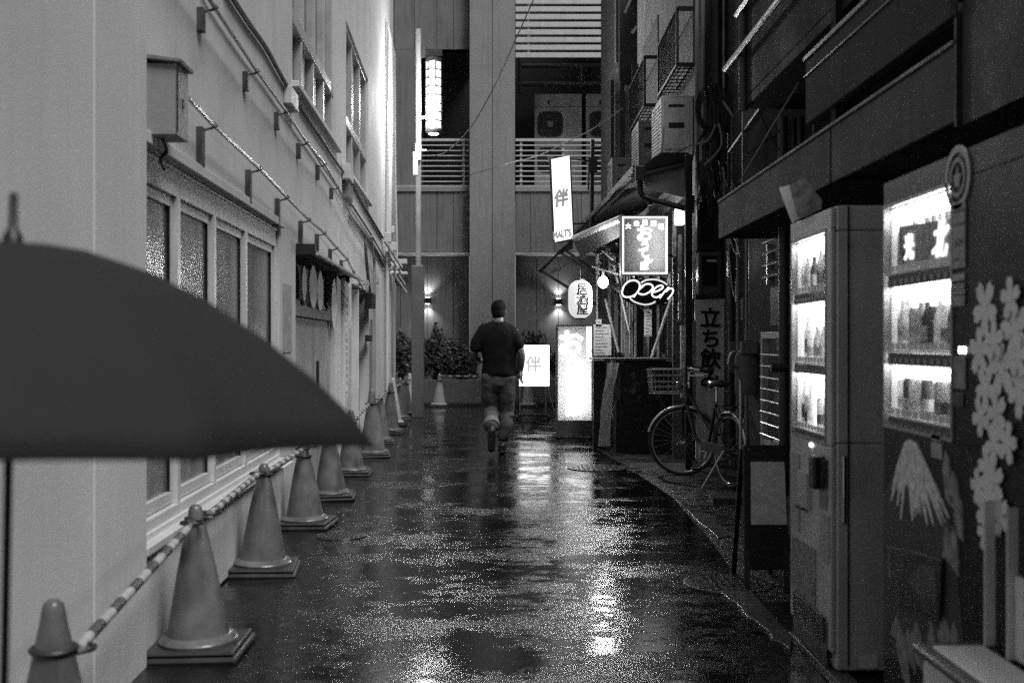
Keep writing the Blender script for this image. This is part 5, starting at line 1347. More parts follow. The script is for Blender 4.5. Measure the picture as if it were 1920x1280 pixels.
# ================================================================ SIGNS
# hanging vertical sign
HS = thing('hanging_sign', P(1055, 455, 15.0), 'tall narrow glowing sign with one character and a beer name, hanging highest of the signs', 'illuminated sign')
Y = 15.0; A0, A1, A2, A3 = P(1033, 299, Y), P(1068, 292, Y), P(1075, 447, Y), P(1040, 456, Y)
ex = (A1 - A0) / 2; ez = (A0 - A3) / 2; cN = (A0 + A2) / 2
b = MB(); b.obox(cN + Vector((0, .10, 0)), ex, (.035, .098, 0), ez); b.build('case', mat('sign_case', .05, .4), HS, bevel=.03, seg=3)
b = MB(); b.obox(cN - Vector((0, .0, 0)), ex * .965, (0, .004, 0), ez * .985); b.build('face', emit('sign_face_white', 1.3), HS, bevel=.006)
exn, ezn = ex.normalized(), ez.normalized()
text_mb('伴', .235, P(1052.5, 371, Y) - Vector((0, .008, 0)), (exn, ezn), bold=.010, sx=.82, shear=.12).build('lettering', emit('sign_ink', .03, .1), HS)
text_mb("MALT'S", .135, P(1054, 438.5, Y) - Vector((0, .008, 0)), (exn, ezn), bold=.006, sx=.56).build('lettering', emit('sign_ink', .03, .1), HS)
b = MB(); b.tube([P(1070, 298, Y + .1), P(1105, 302, Y + .1)], .010, 6); b.tube([P(1076, 420, Y + .1), P(1105, 418, Y + .1)], .012, 6); b.each('bracket', BLACK, HS)
# mast carrying it
b = MB(); b.tube([P(1111, 262, 15.2), P(1109, 440, 15.2)], .028, 8); b.obox(P(1111, 310, 15.2), (.06, 0, 0), (0, .05, 0), (0, 0, .09)); b.tube([P(1104, 320, 15.15), P(1103, 358, 15.15)], .012, 6)
tag(b.build('sign_mast', BLACK), 'dark mast with a small box that holds the tall hanging sign', 'mast')
# square sign
SQ = thing('square_sign', P(1209, 515, 12.4), 'square glowing grey sign with white bubble lettering and a white border', 'illuminated sign')
Y = 12.4; x0, x1, z0, z1 = (1164.5 - 960) / FPX * Y, (1253.5 - 960) / FPX * Y, z(516, Y), z(404, Y)
b = MB(); th = .015
b.box(x0, x1, Y + .16, Y + .175, z0, z1); b.box(x0, x0 + th, Y + .002, Y + .159, z0, z1); b.box(x1 - th, x1, Y + .002, Y + .159, z0, z1); b.box(x0 + th, x1 - th, Y + .002, Y + .159, z0, z0 + th); b.box(x0 + th, x1 - th, Y + .002, Y + .159, z1 - th, z1)
b.build('case', mat('sign_case_grey', .12, .5), SQ)
b = MB(); b.box(x0 + th + .002, x1 - th - .002, Y + .152, Y + .158, z0 + th + .002, z1 - th - .002); b.box(x1 - th - .006, x1 - th - .001, Y + .024, Y + .151, z0 + th + .002, z1 - th - .002)
b.build('reflector_lining', mat('lining_white', .85, .7, var=.02, bump=0), SQ)
def transl(name, c):
    if name in _m: return _m[name]
    m = bpy.data.materials.new(name); m.use_nodes = True; n = m.node_tree.nodes; L = m.node_tree.links
    t = n.new('ShaderNodeBsdfTranslucent'); t.inputs[0].default_value = (c, c, c, 1)
    mx = n.new('ShaderNodeMixShader'); mx.inputs[0].default_value = .85
    n['Principled BSDF'].inputs['Base Color'].default_value = (c * .5, c * .5, c * .5, 1); n['Principled BSDF'].inputs['Roughness'].default_value = .3
    L.new(n['Principled BSDF'].outputs[0], mx.inputs[1]); L.new(t.outputs[0], mx.inputs[2]); L.new(mx.outputs[0], n['Material Output'].inputs[0]); _m[name] = m; return m
b = MB(); b.quad((x0 + th, Y + .02, z0 + th), (x1 - th, Y + .02, z0 + th), (x1 - th, Y + .02, z1 - th), (x0 + th, Y + .02, z1 - th)); b.build('face', transl('sign_film', .55), SQ)
b = MB(); b.tube([(x1 - .13, Y + .10, z0 + .05), (x1 - .13, Y + .10, z1 - .05)], .014, 8); b.tube([(x0 + .22, Y + .13, z0 + .05), (x0 + .22, Y + .13, z1 - .05)], .006, 8); b.each('tube_lamp', emit('sign_tube', 3.6), SQ)
SW = emit('sign_white', 1.6)
b = MB(); w_ = .019; i0, i1, j0, j1 = x0 + .012, x1 - .012, z0 + .012, z1 - .012
b.box(i0, i1, Y - .004, Y + .001, j0, j0 + w_); b.box(i0, i1, Y - .004, Y + .001, j1 - w_, j1); b.box(i0, i0 + w_, Y - .004, Y + .001, j0 + w_, j1 - w_); b.box(i1 - w_, i1, Y - .004, Y + .001, j0 + w_, j1 - w_)
b.build('border', SW, SQ)
for ch, px, py in (('大', 1178, 424), ('衆', 1193.5, 419), ('居', 1209, 417.5), ('酒', 1225, 419), ('屋', 1239.5, 425)):
    text_mb(ch, .062, P(px, py, Y) - Vector((0, .002, 0)), FACE_CAM, bold=.004).build('lettering', SW, SQ)
for ch, px, py, s_ in (('お', 1209, 437, .19), ('う', 1209, 460, .11), ('て', 1206, 475, .12), ('ん', 1215.5, 485, .10), ('ぽ', 1209, 498, .095)):
    text_mb(ch, s_, P(px, py, Y) - Vector((0, .003, 0)), FACE_CAM, bold=.008).build('lettering', SW, SQ)
b = MB(); b.box(x1, x1 + .07, Y + .02, Y + .15, z1 - .10, z1 - .07); b.box(x1, x1 + .07, Y + .02, Y + .15, z0 + .2, z0 + .23); b.each('bracket', BLACK, SQ)
# neon OPEN sign
NE = thing('neon_sign', P(1213, 572, 12.3), 'white neon script reading Open inside an oval, below the square sign', 'neon sign')
Y = 12.3; NEON = emit('neon_tube', 1.5)
def neon(pts, name='neon_letter', closed=False, m=NEON, r=.0085, n=6):
    q = [P(a, b_, Y) for a, b_ in pts]
    if closed: q = curve_pts(q + [q[0]], n)
    else: q = curve_pts(q, n)
    MB().tube(q, r, 7).build(name, m, NE, smooth=True)
neon([(1166, 548), (1170, 536), (1180, 527), (1192, 526), (1199, 532), (1198, 543), (1190, 553), (1178, 557), (1169, 555)], closed=True)
neon([(1188, 557), (1197, 545), (1206, 534)]); neon([(1202, 540), (1210, 533), (1220, 533), (1224, 539), (1218, 547), (1207, 552), (1197, 550)])
neon([(1224, 548), (1234, 545), (1243, 539), (1240, 535), (1231, 538), (1223, 547), (1224, 555), (1232, 557), (1240, 552)])
neon([(1237, 559), (1245, 548), (1254, 538)]); neon([(1248, 547), (1256, 541), (1262, 543), (1260, 551), (1252, 561)])
neon([(1202, 530), (1212, 525), (1228, 524), (1242, 528), (1251, 534)], 'neon_oval', m=emit('neon_dim', .7)); neon([(1181, 559), (1190, 566), (1208, 571), (1222, 569), (1229, 565)], 'neon_oval', m=emit('neon_dim', .7))
b = MB(); b.poly([((px - 960) / FPX * 12.33, 1.3 - (py - 640) / FPX * 12.33) for px, py in [(1213 + 50 * math.cos(a / 16 * math.pi), 548 + 26 * math.sin(a / 16 * math.pi)) for a in range(32)]], (0, 12.33, 0), (1, 0, 0), (0, 0, 1), -.005)
b.build('backing', transl('smoked_acrylic', .04), NE)
# paper lantern
LT = thing('paper_lantern', P(1088, 597, 13.6), 'glowing white paper lantern with three black characters under the awning', 'paper lantern')
Y = 13.6; lc2 = P(1088, 561, Y); s_ = Y / FPX
def paper_lamp():
    m = bpy.data.materials.new('lantern_paper'); m.use_nodes = True; n = m.node_tree.nodes; L = m.node_tree.links
    b = n['Principled BSDF']; b.inputs['Base Color'].default_value = (.7, .7, .7, 1); b.inputs['Roughness'].default_value = .8
    b.inputs['Emission Color'].default_value = (1, 1, 1, 1); b.inputs['Emission Strength'].default_value = .62
    return m
pr_ = []
for k in range(41):
    t = k / 40; zz = (t - .5) * 70 * s_; e_ = abs(2 * t - 1); rr = 22.5 * s_ * (1 - e_ ** 5 * .62) + (.0015 if k % 2 else -.001); pr_.append((rr, zz))
b = MB(); b.lathe(lc2, pr_, 32, cap=True); b.build('paper_body', paper_lamp(), LT, smooth=True)
b = MB(); b.lathe(lc2, [(9 * s_, -38 * s_), (9 * s_, -35 * s_)], 20); b.lathe(lc2, [(9 * s_, 35 * s_), (9 * s_, 37.5 * s_)], 20); b.tube([lc2 + Vector((0, 0, 37 * s_)), lc2 + Vector((0, 0, 60 * s_))], .004, 5); b.build('end_ring', BLACK, LT)
for ch, py in (('居', 543), ('酒', 561), ('屋', 580)):
    tm = text_mb(ch, .150, P(1091, py, Y) - Vector((0, .149, 0)), FACE_CAM, bold=.0035)
    for v in tm.v:
        dx = v.x - lc2.x; v.y = Y - math.sqrt(max(0, (23.2 * s_) ** 2 - dx * dx)) - .002
    tm.build('lettering', BLACK, LT)
# bare bulb
BU = thing('bare_bulb', P(1131, 529, 13.4), 'bare bright bulb shining between the lantern and the square sign', 'lamp')
b = MB(); b.ell(P(1131, 529, 13.4), .060, .060, .070, 16, 12); b.build('bulb', emit('bulb_glow', 60), BU, smooth=True)
b = MB(); b.tube([P(1131, 519, 13.4), P(1131, 508, 13.4)], .018, 8); b.tube([P(1131, 508, 13.4), P(1136, 460, 14.2)], .005, 5); b.build('socket', BLACK, BU)
ld = bpy.data.lights.new('bulb_light', 'POINT'); ld.energy = 62; ld.shadow_soft_size = .05
lo_ = bpy.data.objects.new('bulb_light', ld); COL.objects.link(lo_); lo_.parent = BU; lo_.location = (0, -.10, 0)
# tall floor sign
FS = thing('floor_sign', P(1078, 820, 15.4), 'tall glowing standing sign with white bubble lettering beside the pub counter', 'illuminated sign')
Y = 15.3; x0, x1, z0, z1 = (1043 - 960) / FPX * Y, (1112.5 - 960) / FPX * Y, z(818, Y), z(609, Y)
th = .02; zf = z(788, Y)
b = MB(); b.box(x0, x1, Y + .20, Y + .215, z0, z1); b.box(x0, x0 + th, Y, Y + .199, z0, z1); b.box(x1 - th, x1, Y, Y + .199, z0, z1); b.box(x0 + th, x1 - th, Y, Y + .199, z0, z0 + th); b.box(x0 + th, x1 - th, Y, Y + .199, z1 - th, z1); b.box(x0 + th, x1 - th, Y + .01, Y + .199, z0 + th, zf)
b.build('case', mat('sign_case_grey', .12, .5), FS)
b = MB(); b.box(x0 + th + .002, x1 - th - .002, Y + .19, Y + .198, zf, z1 - th - .002); b.box(x0 + th + .001, x0 + th + .006, Y + .024, Y + .189, zf, z1 - th - .002); b.box(x1 - th - .006, x1 - th - .001, Y + .024, Y + .189, zf, z1 - th - .002)
b.build('reflector_lining', mat('lining_white', .85, .7, var=.02, bump=0), FS)
b = MB(); b.quad((x0 + th, Y + .02, zf), (x1 - th, Y + .02, zf), (x1 - th, Y + .02, z1 - th), (x0 + th, Y + .02, z1 - th)); b.build('face', transl('sign_film_b', .8), FS)
b = MB(); b.tube([((x0 + x1) / 2 - .08, Y + .15, zf + .06), ((x0 + x1) / 2 - .08, Y + .15, z1 - .10)], .009, 8); b.tube([((x0 + x1) / 2 + .10, Y + .12, zf + .06), ((x0 + x1) / 2 + .10, Y + .12, z1 - .5)], .016, 8); b.each('tube_lamp', emit('floor_sign_tube', 5.2), FS)
for ch, px, py, s_ in (('お', 1071, 642, .36), ('う', 1075, 680, .22), ('て', 1072, 708, .22), ('ん', 1083, 736, .22), ('ぽ', 1076, 765, .22)):
    text_mb(ch, s_, P(px, py, Y) - Vector((0, -.012, 0)), FACE_CAM, bold=.017).build('lettering', emit('sign_white_b', 1.5), FS)
b = MB(); b.box((1100 - 960) / FPX * Y, (1110 - 960) / FPX * Y, Y + .014, Y + .018, z(676, Y), z(612, Y)); b.build('side_strip', emit('strip_white', 2), FS)
for i, ch in enumerate('大衆居酒屋'):
    text_mb(ch, .075, P(1105, 619 + i * 12.6, Y) - Vector((0, -.010, 0)), FACE_CAM, bold=.002).build('lettering', emit('strip_ink', .45), FS)
b = MB()
for x in (x0 + .02, x1 - .02): b.beam((x, Y - .12, .03), (x, Y + .32, .03), .03, .03)
b.each('foot', BLACK, FS); 
for x in (x0 + .02, x1 - .02):
    b = MB(); b.lathe((x - .01, Y - .11, .025), [(.025, 0), (.025, .02)], 12, ax=(1, 0, 0)); b.build('caster', RUB, FS, smooth=True)
# small stand sign
SS = thing('stand_sign', P(1003, 787, 19.0), 'small square glowing sign with one pale character on a wheeled stand behind the man', 'illuminated sign')
Y = 19.0; sx0, sx1 = (973 - 960) / FPX * Y, (1030.5 - 960) / FPX * Y
b = MB(); b.box(sx0, sx1, Y + .012, Y + .16, z(724, Y), z(646.5, Y)); b.build('case', mat('sign_case', .05, .4), SS, bevel=.04, seg=3)
b = MB(); b.box(sx0 + .005, sx1 - .005, Y, Y + .011, z(723.5, Y), z(647, Y)); f_ = b.build('face', emit('stand_face', 2.6), SS, bevel=.035, seg=4)
text_mb('伴', .27, P(1000, 682, Y) - Vector((0, .006, 0)), FACE_CAM, bold=.010).build('lettering', emit('faint_ink', .42), SS)
b = MB(); b.tube([(sx0 + .02, Y + .08, .05), (sx0 + .02, Y + .08, z(724, Y))], .010, 6); b.tube([(sx1 - .06, Y + .08, .05), (sx1 - .06, Y + .08, z(724, Y))], .010, 6); b.each('leg', STEEL, SS)
b = MB(); b.box(sx0 - .02, sx1 - .02, Y - .06, Y + .22, .05, .085); b.build('base', DARKM, SS, bevel=.005)
for xx in (sx0 - .03, sx1 - .01):
    b = MB(); b.lathe((xx - .015, Y - .06, .04), [(.04, 0), (.04, .03)], 14, ax=(1, 0, 0)); b.build('caster', RUB, SS, smooth=True)
b = MB(); b.tube(curve_pts([(sx1 - .02, Y + .1, z(724, Y)), (sx1 + .02, Y + .1, .35), (sx1 + .1, Y + .05, .12), (sx1 + .22, Y, .02)]), .006, 5); b.build('power_cord', PAPER, SS, smooth=True)

# ================================================================ AWNING
AW = thing('folding_awning', P(1100, 470, 14.8), 'grey folding awning with black arms half closed over the pub entrance', 'awning')
Aa, Ab, Ac = P(1075, 449, 15), P(1049, 473, 15.2), P(1014, 507, 15.4)
Ad, Ae, Af = P(1166, 503, 13.6), P(1166, 549, 13.5), P(1130, 579, 14.2)
b = MB()
for p, q in ((Aa, Ad), (Ab, Ae), (Ac, Af), (P(1060, 470, 15.1), P(1165, 540, 13.7))): b.beam(p, q, .028, .028)
b.each('arm', BLACK, AW); b = MB(); b.beam(Aa, Ab, .03, .03); b.beam(Ab, Ac, .026, .026); b.each('link', DARKM, AW)
b = MB()
for q in (Aa, Ab, Ac): b.ell(q, .035, .035, .035, 10, 8)
b.each('joint', DARKM, AW, smooth=True)
AWF = mat('awning_fabric', .20, .8, var=.12, vs=5, bump=.3, transl=.3)
b = MB(); b.tube([P(1077, 447, 15), P(1166, 409, 12.9)], [.045, .045], 12); b.build('roller', mat('roller_sleeve', .55, .4), AW, smooth=True)
b = MB(); b.quad(P(1077, 455, 15), P(1166, 416, 12.9), P(1166, 442, 13.1), P(1088, 482, 15)); b.quad(P(1040, 500, 15.3), P(1088, 478, 15), P(1110, 478, 15.1), P(1028, 515, 15.3)); b.build('fabric', AWF, AW)
b = MB(); b.quad(P(1050, 473, 15.19), P(1075, 449, 14.99), P(1074, 466, 14.99), P(1058, 474, 15.1)); b.build('valance', DARKM, AW)

# ================================================================ PUB FRONT
random.seed(9)
Y = 14.2
PFT = thing('shopfront', (1.6, 14.3, 0), 'open timber front of the pub with posts, sliding panes and hanging strips', 'shop front')
b = MB(); b.box((1118 - 960) / FPX * 16.5, 1.96, 16.5, 16.55, 0, 2.85); b.build('back_wall', mat('pub_interior', .10, .7, var=.5, vs=6, streak=.5), PFT)
wd = [(1118, 3, 'P'), (1140, 5, 'D'), (1152, 7, 'D'), (1172, 8, 'P'), (1184, 3, 'D'), (1190, 4, 'S'), (1208, 9, 'P'), (1222, 3, 'D'), (1232, 4, 'S'), (1242, 5, 'D'), (1252, 5, 'P'), (1258, 3, 'S')]
for i, (px, w_, k) in enumerate(wd):
    yy = 14.0 + (i % 4) * .18; y0 = 672; ytop = random.choice((500, 515, 560, 575)) if px > 1160 else 480
    b = MB(); b.box((px - 960) / FPX * yy, (px + w_ - 960) / FPX * yy, yy, yy + .05, z(y0, yy), z(ytop, yy))
    b.build({'P': 'plank', 'D': 'post', 'S': 'metal_strip'}[k], {'P': PWOOD, 'D': WOOD, 'S': STEEL}[k], PFT)
b = MB()
for (a, b_, c_, d_, w_) in ((1258, 560, 1221, 672, .045), (1237, 520, 1222, 560, .03), (1128, 470, 1190, 520, .03), (1135, 560, 1160, 660, .03), (1110, 500, 1160, 515, .03), (1150, 490, 1180, 620, .035)):
    b.beam(P(a, b_, 13.9), P(c_, d_, 13.8), w_, .02)
b.each('leaning_stick', PWOOD, PFT)
b = MB()
for k in range(26):
    px = random.uniform(1120, 1262); py = random.uniform(488, 560); yy = random.uniform(13.9, 15); w_ = random.uniform(.012, .05); h_ = random.uniform(.03, .16)
    c_ = P(px, py, yy); b.obox(c_, (w_, 0, 0), (0, .01, 0), (random.uniform(-.01, .01), 0, h_))
b.build('hanging_clutter', mat('clutter', .22, .5, vs=25, var=.9), PFT)
b = MB()
for k in range(10):
    px = random.uniform(1125, 1160); py = random.uniform(455, 505); c_ = P(px, py, 14.5); b.ell(c_, random.uniform(.02, .05), .03, random.uniform(.02, .05), 10, 6)
b.build('hanging_ornament', STEEL, PFT, smooth=True)
b = MB()
for k in range(5):
    a = P(random.uniform(1120, 1150), random.uniform(455, 480), 14.3); c_ = P(random.uniform(1160, 1262), random.uniform(500, 620), 13.8); b.tube(sag(a, c_, random.uniform(.05, .25)), .005, 5)
b.build('hanging_wire', CABLE, PFT)
b = MB(); b.box((1262 - 960) / FPX * 12.6, (1300 - 960) / FPX * 12.6, 12.6, 12.65, 0, z(395, 12.6)); b.build('wood_panel', WOOD, PFT)
b = MB(); b.box((1276 - 960) / FPX * 12.4, (1283 - 960) / FPX * 12.4, 12.4, 12.43, z(745, 12.4), z(610, 12.4)); b.build('slot_strip', PWOOD, PFT)
# sliding door panes facing the street
for i, (ya, yb) in enumerate(((14.9, 15.6), (15.65, 16.4))):
    b = MB(); X0 = 1.55
    for (a_, b_, c_, d_) in ((ya, yb, 1.1, 1.14), (ya, yb, 2.3, 2.36), (ya, ya + .04, 1.141, 2.299), (yb - .04, yb, 1.141, 2.299), (ya + .3, ya + .32, 1.141, 2.299)): b.box(X0, X0 + .03, a_, b_, c_, d_)
    f_ = b.build('sliding_frame', WOOD, PFT)
    b = MB(); b.quad((X0 + .015, ya + .03, 1.14), (X0 + .015, yb - .03, 1.14), (X0 + .015, yb - .03, 2.3), (X0 + .015, ya + .03, 2.3)); b.build('sliding_pane', emit('dim_window', .10), f_)
# menu papers
for i, (pa, pb, y0, y1, lab) in enumerate(((1113, 1146, 608, 666, 'large handwritten menu sheet above the counter beside the floor sign'), (1208, 1222, 580, 630, 'white vertical menu strip hanging near the neon oval'), (1117, 1128, 598, 612, 'small crumpled bright notice under the lantern'))):
    Y = 13.95; t = thing('menu_sheet', P((pa + pb) / 2, y1, Y), lab, 'menu sheet')
    b = MB(); b.box((pa - 960) / FPX * Y, (pb - 960) / FPX * Y, Y, Y + .004, z(y1, Y), z(y0, Y)); b.build('sheet', mat('menu_paper', .32, .8, vs=20, var=.2), t)
    b = MB()
    for k in range(int((y1 - y0) / 6)):
        yy = y0 + 5 + k * 6; b.box((pa + 3 - 960) / FPX * Y, (pa + (pb - pa) * random.uniform(.5, .9) - 960) / FPX * Y, Y - .002, Y - .0003, z(yy + 1.6, Y), z(yy, Y))
    b.build('writing_line', mat('ink_grey', .08, .7), t)
# counter
CO = thing('pub_counter', (1.45, 13.4, 0), 'dark wooden counter stall with a ledge at the pub entrance', 'counter')
Y = 13.3
b = MB(); b.box((1155 - 960) / FPX * Y, (1262 - 960) / FPX * Y, Y, 14.0, .0, z(676, Y)); b.build('counter_body', mat('counter_wood', .014, .5, vs=8, streak=.4), CO, bevel=.004)
b = MB(); b.box((1112 - 960) / FPX * Y, (1246 - 960) / FPX * Y, Y - .12, 14.05, z(675.5, Y), z(671, Y)); b.build('counter_top', mat('counter_top', .10, .3), CO, bevel=.004)
b = MB(); b.box((1110 - 960) / FPX * Y, (1130 - 960) / FPX * Y, Y - .14, Y - .121, z(676, Y), z(671.5, Y)); b.build('edge_trim', mat('bright_trim', .7, .3), CO)
b = MB()
for (x, y) in ((1192, 720), (1187, 705), (1187, 733), (1199, 744)):
    c_ = P(x, y, Y - .004); b.obox(c_, (.025, 0, .02), (0, .002, 0), (-.02, 0, .025))
b.build('tile_inlay', mat('inlay', .10, .4), CO)
for k in range(7):
    a = P(1180 + k * 10, 702, Y - .012); c_ = P(1180 + k * 10 + 42, 760, Y - .012); d_ = P(1222 + k * 10 - 40, 760, Y - .02); e_ = P(1182 + k * 10 + 42, 702, Y - .02)
    b = MB(); b.beam(a, c_, .018, .008); b.beam(e_, d_, .018, .008); b.build('lattice', mat('lattice_wood', .03, .5, streak=.4), CO)
b = MB(); b.box((1113 - 960) / FPX * 14.0, (1135 - 960) / FPX * 14.0, 14.0, 14.2, 0, z(676, 14)); b.build('crate_side', mat('crate_grey', .05, .5, streak=.4), CO)
for k in range(3):
    b = MB(); b.box((1112 - 960) / FPX * 13.98, (1136 - 960) / FPX * 13.98, 13.97, 13.999, z(707 + k * 42, 14), z(703 + k * 42, 14)); b.build('slat', mat('slat_wood', .08, .5), CO)
b = MB(); b.box((1150 - 960) / FPX * 13.28, (1163 - 960) / FPX * 13.28, 13.27, 13.299, z(750, 13.28), z(698, 13.28)); b.build('side_panel', mat('panel_edge', .09, .4), CO)
# hanging cloth strip
CS = MB(); n = 14
pts = [(1139, 680, 1161), (1136, 710, 1155), (1130, 740, 1149), (1126, 770, 1146), (1125, 800, 1145), (1122, 822, 1144), (1121, 836, 1145)]
for (a, b_) in zip(pts, pts[1:]):
    Y1 = 13.14
    seg_ = 6
    for s_ in range(seg_):
        t0, t1 = s_ / seg_, (s_ + 1) / seg_
        def cp(r, t): return P(r[0] + (r[2] - r[0]) * t, r[1], Y1 + .012 * math.sin(t * 9 + r[1] * .05))
        CS.quad(cp(a, t0), cp(a, t1), cp(b_, t1), cp(b_, t0))
tag(CS.build('cloth_strip', CLOTH, smooth=True), 'long pale cloth strip hanging from the counter ledge to the ground', 'cloth')
# flower-like white ornament under the lantern
# ================================================================ BICYCLE
rear = Vector((1.93, 10.08, .335)); front = Vector((1.655, 11.02, .335))
BK = thing('bicycle', (1.8, 10.5, 0), 'dark city bicycle with front basket parked by the pub', 'bicycle')
BP = mat('bike_paint', .05, .3, metal=.3, bump=0); TY = mat('tyre', .05, .6, bump=.2)
RIMM = mat('wheel_rim', .35, .25, metal=.9, bump=0)
fwd = (front - rear); fwd.z = 0; fwd.normalize(); upv = Vector((0, 0, 1)); side = fwd.cross(upv)
steer = Vector((-.97, .24, 0)).normalized()            # direction of the turned front wheel
def wheel(c, d, name):
    t = []
    N = 40
    w_ = MB(); w_.tube([c + d * math.cos(2 * math.pi * k / N) * .318 + upv * math.sin(2 * math.pi * k / N) * .318 for k in range(N)], .017, 8, closed=True)
    wo = w_.build('wheel', TY, BK, smooth=True)
    r_ = MB(); r_.tube([c + d * math.cos(2 * math.pi * k / N) * .297 + upv * math.sin(2 * math.pi * k / N) * .297 for k in range(N)], .009, 6, closed=True); r_.build('rim', RIMM, wo, smooth=True)
    s_ = MB(); nn = d.cross(upv)
    for k in range(28):
        a = 2 * math.pi * k / 28; e_ = c + d * math.cos(a) * .29 + upv * math.sin(a) * .29; h_ = c + nn * (.03 if k % 2 else -.03) + (d * math.cos(a + .9) + upv * math.sin(a + .9)) * .02
        s_.tube([h_, e_], .0014, 4, caps=False)
    s_.build('spokes', RIMM, wo)
    h = MB(); h.tube([c - nn * .05, c + nn * .05], .02, 10); h.build('hub', CHROME, wo, smooth=True)
wheel(rear, fwd, 'rear'); wheel(front, steer, 'front')
def fender(c, d, a0, a1):
    m = MB(); nn = d.cross(upv); pr = []
    N = 18
    for k in range(N):
        for j, (da, dr) in enumerate(((-.028, -.01), (-.018, .004), (0, .009), (.018, .004), (.028, -.01))):
            a = R(a0 + (a1 - a0) * k / (N - 1)); m.v.append(c + (d * math.cos(a) + upv * math.sin(a)) * (.345 + dr) + nn * da)
    for k in range(N - 1):
        for j in range(4): m.f.append([k * 5 + j, k * 5 + j + 1, (k + 1) * 5 + j + 1, (k + 1) * 5 + j])
    m.build('mudguard', mat('mudguard_steel', .7, .25, metal=.8, bump=0), BK, smooth=True)
fender(rear, fwd, 60, 215); fender(front, steer, 15, 170)
bb = rear + fwd * .45 + Vector((0, 0, -.05)); seat_t = rear + fwd * .26 + Vector((0, 0, .42)); head_b = front - fwd * .09 + Vector((0, 0, .36)); head_t = front - fwd * .14 + Vector((0, 0, .52))
m = MB()
m.tube([bb, seat_t], .016, 8); m.tube([bb, bb + fwd * .25 + Vector((0, 0, .10)), head_b], .018, 8); m.tube([bb + Vector((0, 0, .18)) - fwd * .07, head_t + Vector((0, 0, -.06))], .014, 8); m.tube([head_b, head_t], .02, 8)
for s_ in (1, -1):
    m.tube([rear + side * .05 * s_, bb + side * .02 * s_], .009, 6); m.tube([rear + side * .05 * s_, seat_t + side * .015 * s_ - Vector((0, 0, .05))], .008, 6)
m.build('frame', BP, BK, smooth=True)
ssd = steer.cross(upv)
m = MB()
for s_ in (1, -1): m.tube([front + ssd * .05 * s_, front + ssd * .05 * s_ + Vector((0, 0, .33)), head_b], .010, 6)
m.build('fork', BP, BK, smooth=True)
ht = head_t + Vector((0, 0, .16))
m = MB(); m.tube([head_t, ht], .012, 8)
for s_ in (1, -1): m.tube(curve_pts([ht, ht + ssd * .10 * s_ + Vector((0, 0, .03)), ht + ssd * .24 * s_ - steer * .05 + Vector((0, 0, .03)), ht + ssd * .27 * s_ - steer * .20 + Vector((0, 0, .01))]), .010, 8)
m.build('handlebar', CHROME, BK, smooth=True)
for s_ in (1, -1):
    m = MB(); e_ = ht + ssd * .27 * s_; m.tube([e_ - steer * .12 + Vector((0, 0, .016)), e_ - steer * .22 + Vector((0, 0, .01))], .016, 8); m.build('grip', RUB, BK, smooth=True)
    m = MB(); m.tube(curve_pts([e_ - steer * .05 + Vector((0, 0, .01)), e_ - steer * .02 - Vector((0, 0, .03)), e_ - steer * .16 - Vector((0, 0, .03))]), .005, 5); m.build('brake_lever', CHROME, BK)
m = MB(); m.tube([seat_t - Vector((0, 0, .02)), seat_t + Vector((0, 0, .13))], .012, 8); m.build('seat_post', CHROME, BK)
m = MB(); st_ = seat_t + Vector((0, 0, .165)); rot_ = Matrix(((fwd.x, side.x, 0), (fwd.y, side.y, 0), (0, 0, 1)))
m.ell(st_ - fwd * .05, .12, .095, .035, 16, 8, rot=rot_); m.ell(st_ + fwd * .08, .11, .035, .028, 14, 8, rot=rot_); m.build('saddle', mat('saddle_vinyl', .05, .25, bump=0), BK, smooth=True)
m = MB()
for s_ in (1, -1):
    for k in range(3):
        m.tube([st_ + side * .06 * s_ - fwd * .08 + Vector((0.008 * math.cos(a), .008 * math.sin(a), -.03 - .05 * a / 18)) for a in range(18)], .003, 4)
m.build('saddle_spring', CHROME, BK)
# basket
bc = ht + steer * .22 - Vector((0, 0, .10)); m = MB()
def bkp(u, v, w): # u along steer, v across, w up; tapered
    t = 1 + .14 * (w + .11) / .22
    return bc + steer * u * t + ssd * v * t + upv * w
for w in (.12, .06, 0, -.05, -.10):
    m.tube([bkp(-.14, -.18, w), bkp(.14, -.18, w), bkp(.14, .18, w), bkp(-.14, .18, w)], .006 if w > .1 else .0028, 5, closed=True)
for k in range(9):
    t = -.16 + .04 * k
    for u in (-.14, .14): m.tube([bkp(u, t, -.11), bkp(u, t, .12)], .0024, 4)
    m.tube([bkp(-.14, t, -.11), bkp(.14, t, -.11)], .0024, 4)
for k in range(7):
    t = -.12 + .04 * k
    for v in (-.18, .18): m.tube([bkp(t, v, -.11), bkp(t, v, .12)], .0024, 4)
    m.tube([bkp(t, -.18, -.11), bkp(t, .18, -.11)], .0024, 4)
m.build('basket', STEEL, BK)
m = MB()
for s_ in (1, -1): m.tube([front + ssd * .06 * s_, bkp(.1, .1 * s_, -.11)], .005, 5)
m.build('basket_stay', STEEL, BK)
m = MB(); m.lathe(ht + steer * .05 - Vector((0, 0, .14)), [(.01, 0), (.035, .02), (.045, .06), (.042, .065)], 14, ax=steer); m.build('headlight', CHROME, BK, smooth=True)
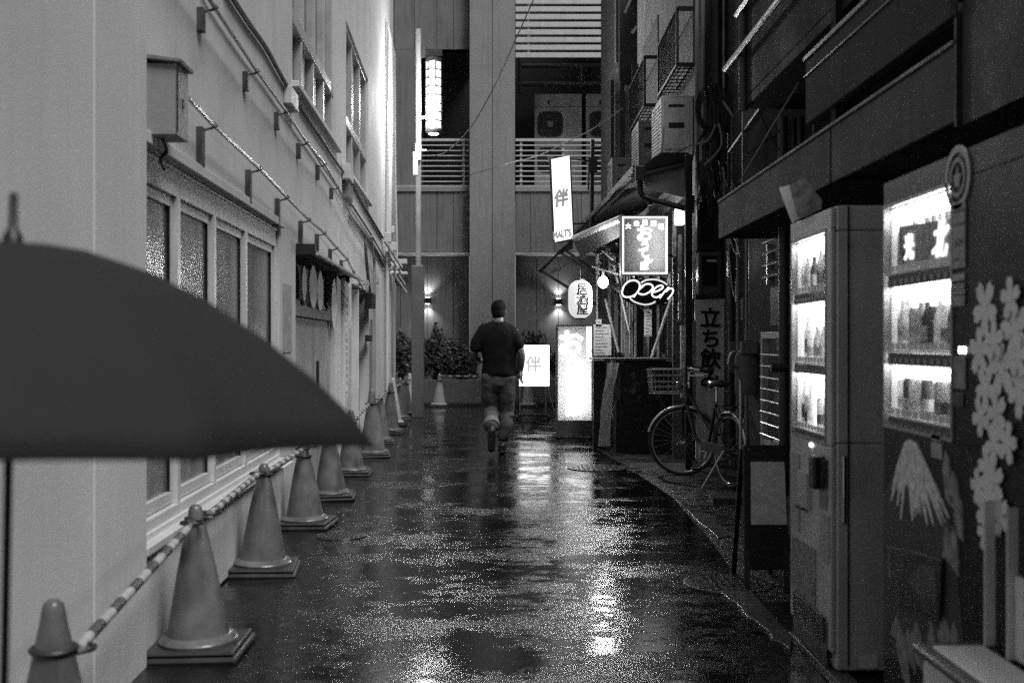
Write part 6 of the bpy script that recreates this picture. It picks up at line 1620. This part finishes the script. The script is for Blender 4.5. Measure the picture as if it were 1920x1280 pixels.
m = MB(); m.lathe(bb - side * .05, [(.085, 0), (.09, .004), (.085, .008)], 24, ax=side); m.tube([bb - side * .06, bb - side * .06 - Vector((0, 0, .16)) + fwd * .03], .009, 6); m.tube([bb + side * .06, bb + side * .06 + Vector((0, 0, .16)) - fwd * .03], .009, 6); m.build('crank', CHROME, BK, smooth=True)
for s_ in (1, -1):
    m = MB(); m.obox(bb + side * .10 * s_ + (Vector((0, 0, .16)) - fwd * .03) * (1 if s_ > 0 else -1), side * .045, fwd * .03, (0, 0, .01)); m.build('pedal', RUB, BK, bevel=.003)
m = MB(); m.obox((bb + rear) / 2 - side * .055 + Vector((0, 0, .03)), fwd * .25, side * .004, (0, 0, .045)); m.build('chain_guard', mat('guard_grey', .10, .4), BK, bevel=.003)
m = MB(); m.tube([rear - side * .06, rear - side * .11 - fwd * .0 + Vector((-.16, -.05, -.325))], .007, 6); m.tube([rear + Vector((0, 0, .0)) - side * .06, rear + side * .06], .008, 6); m.build('kickstand', STEEL, BK, smooth=True)
m = MB()
a = rear - fwd * .20; m.box(0, 0, 0, 0, 0, 0)
m = MB()
for s_ in (1, -1):
    m.tube([seat_t + side * .04 * s_ - Vector((0, 0, .06)), rear - fwd * .17 + side * .06 * s_ + Vector((0, 0, .39))], .006, 5); m.tube([rear - fwd * .15 + side * .06 * s_ + Vector((0, 0, .38)), rear + side * .06 * s_], .005, 5)
for k in range(5): m.tube([rear - fwd * (.16 - .07 * k) + side * .06 + Vector((0, 0, .39)), rear - fwd * (.16 - .07 * k) - side * .06 + Vector((0, 0, .39))], .004, 5)
m.build('rear_rack', BP, BK)
m = MB(); m.obox(rear - fwd * .30 + Vector((0, 0, .28)), side * .03, fwd * .012, (0, 0, .025)); m.build('reflector', mat('reflector', .25, .2), BK, bevel=.004)
# stone block by the bike
b = MB(); x_, y_ = gp(1365, 942); b.box(x_ - .14, x_ + .2, y_ - .09, y_ + .12, .004, .05); tag(b.build('paving_block', SLAB, bevel=.006), 'loose square paving block lying in front of the bicycle', 'block')
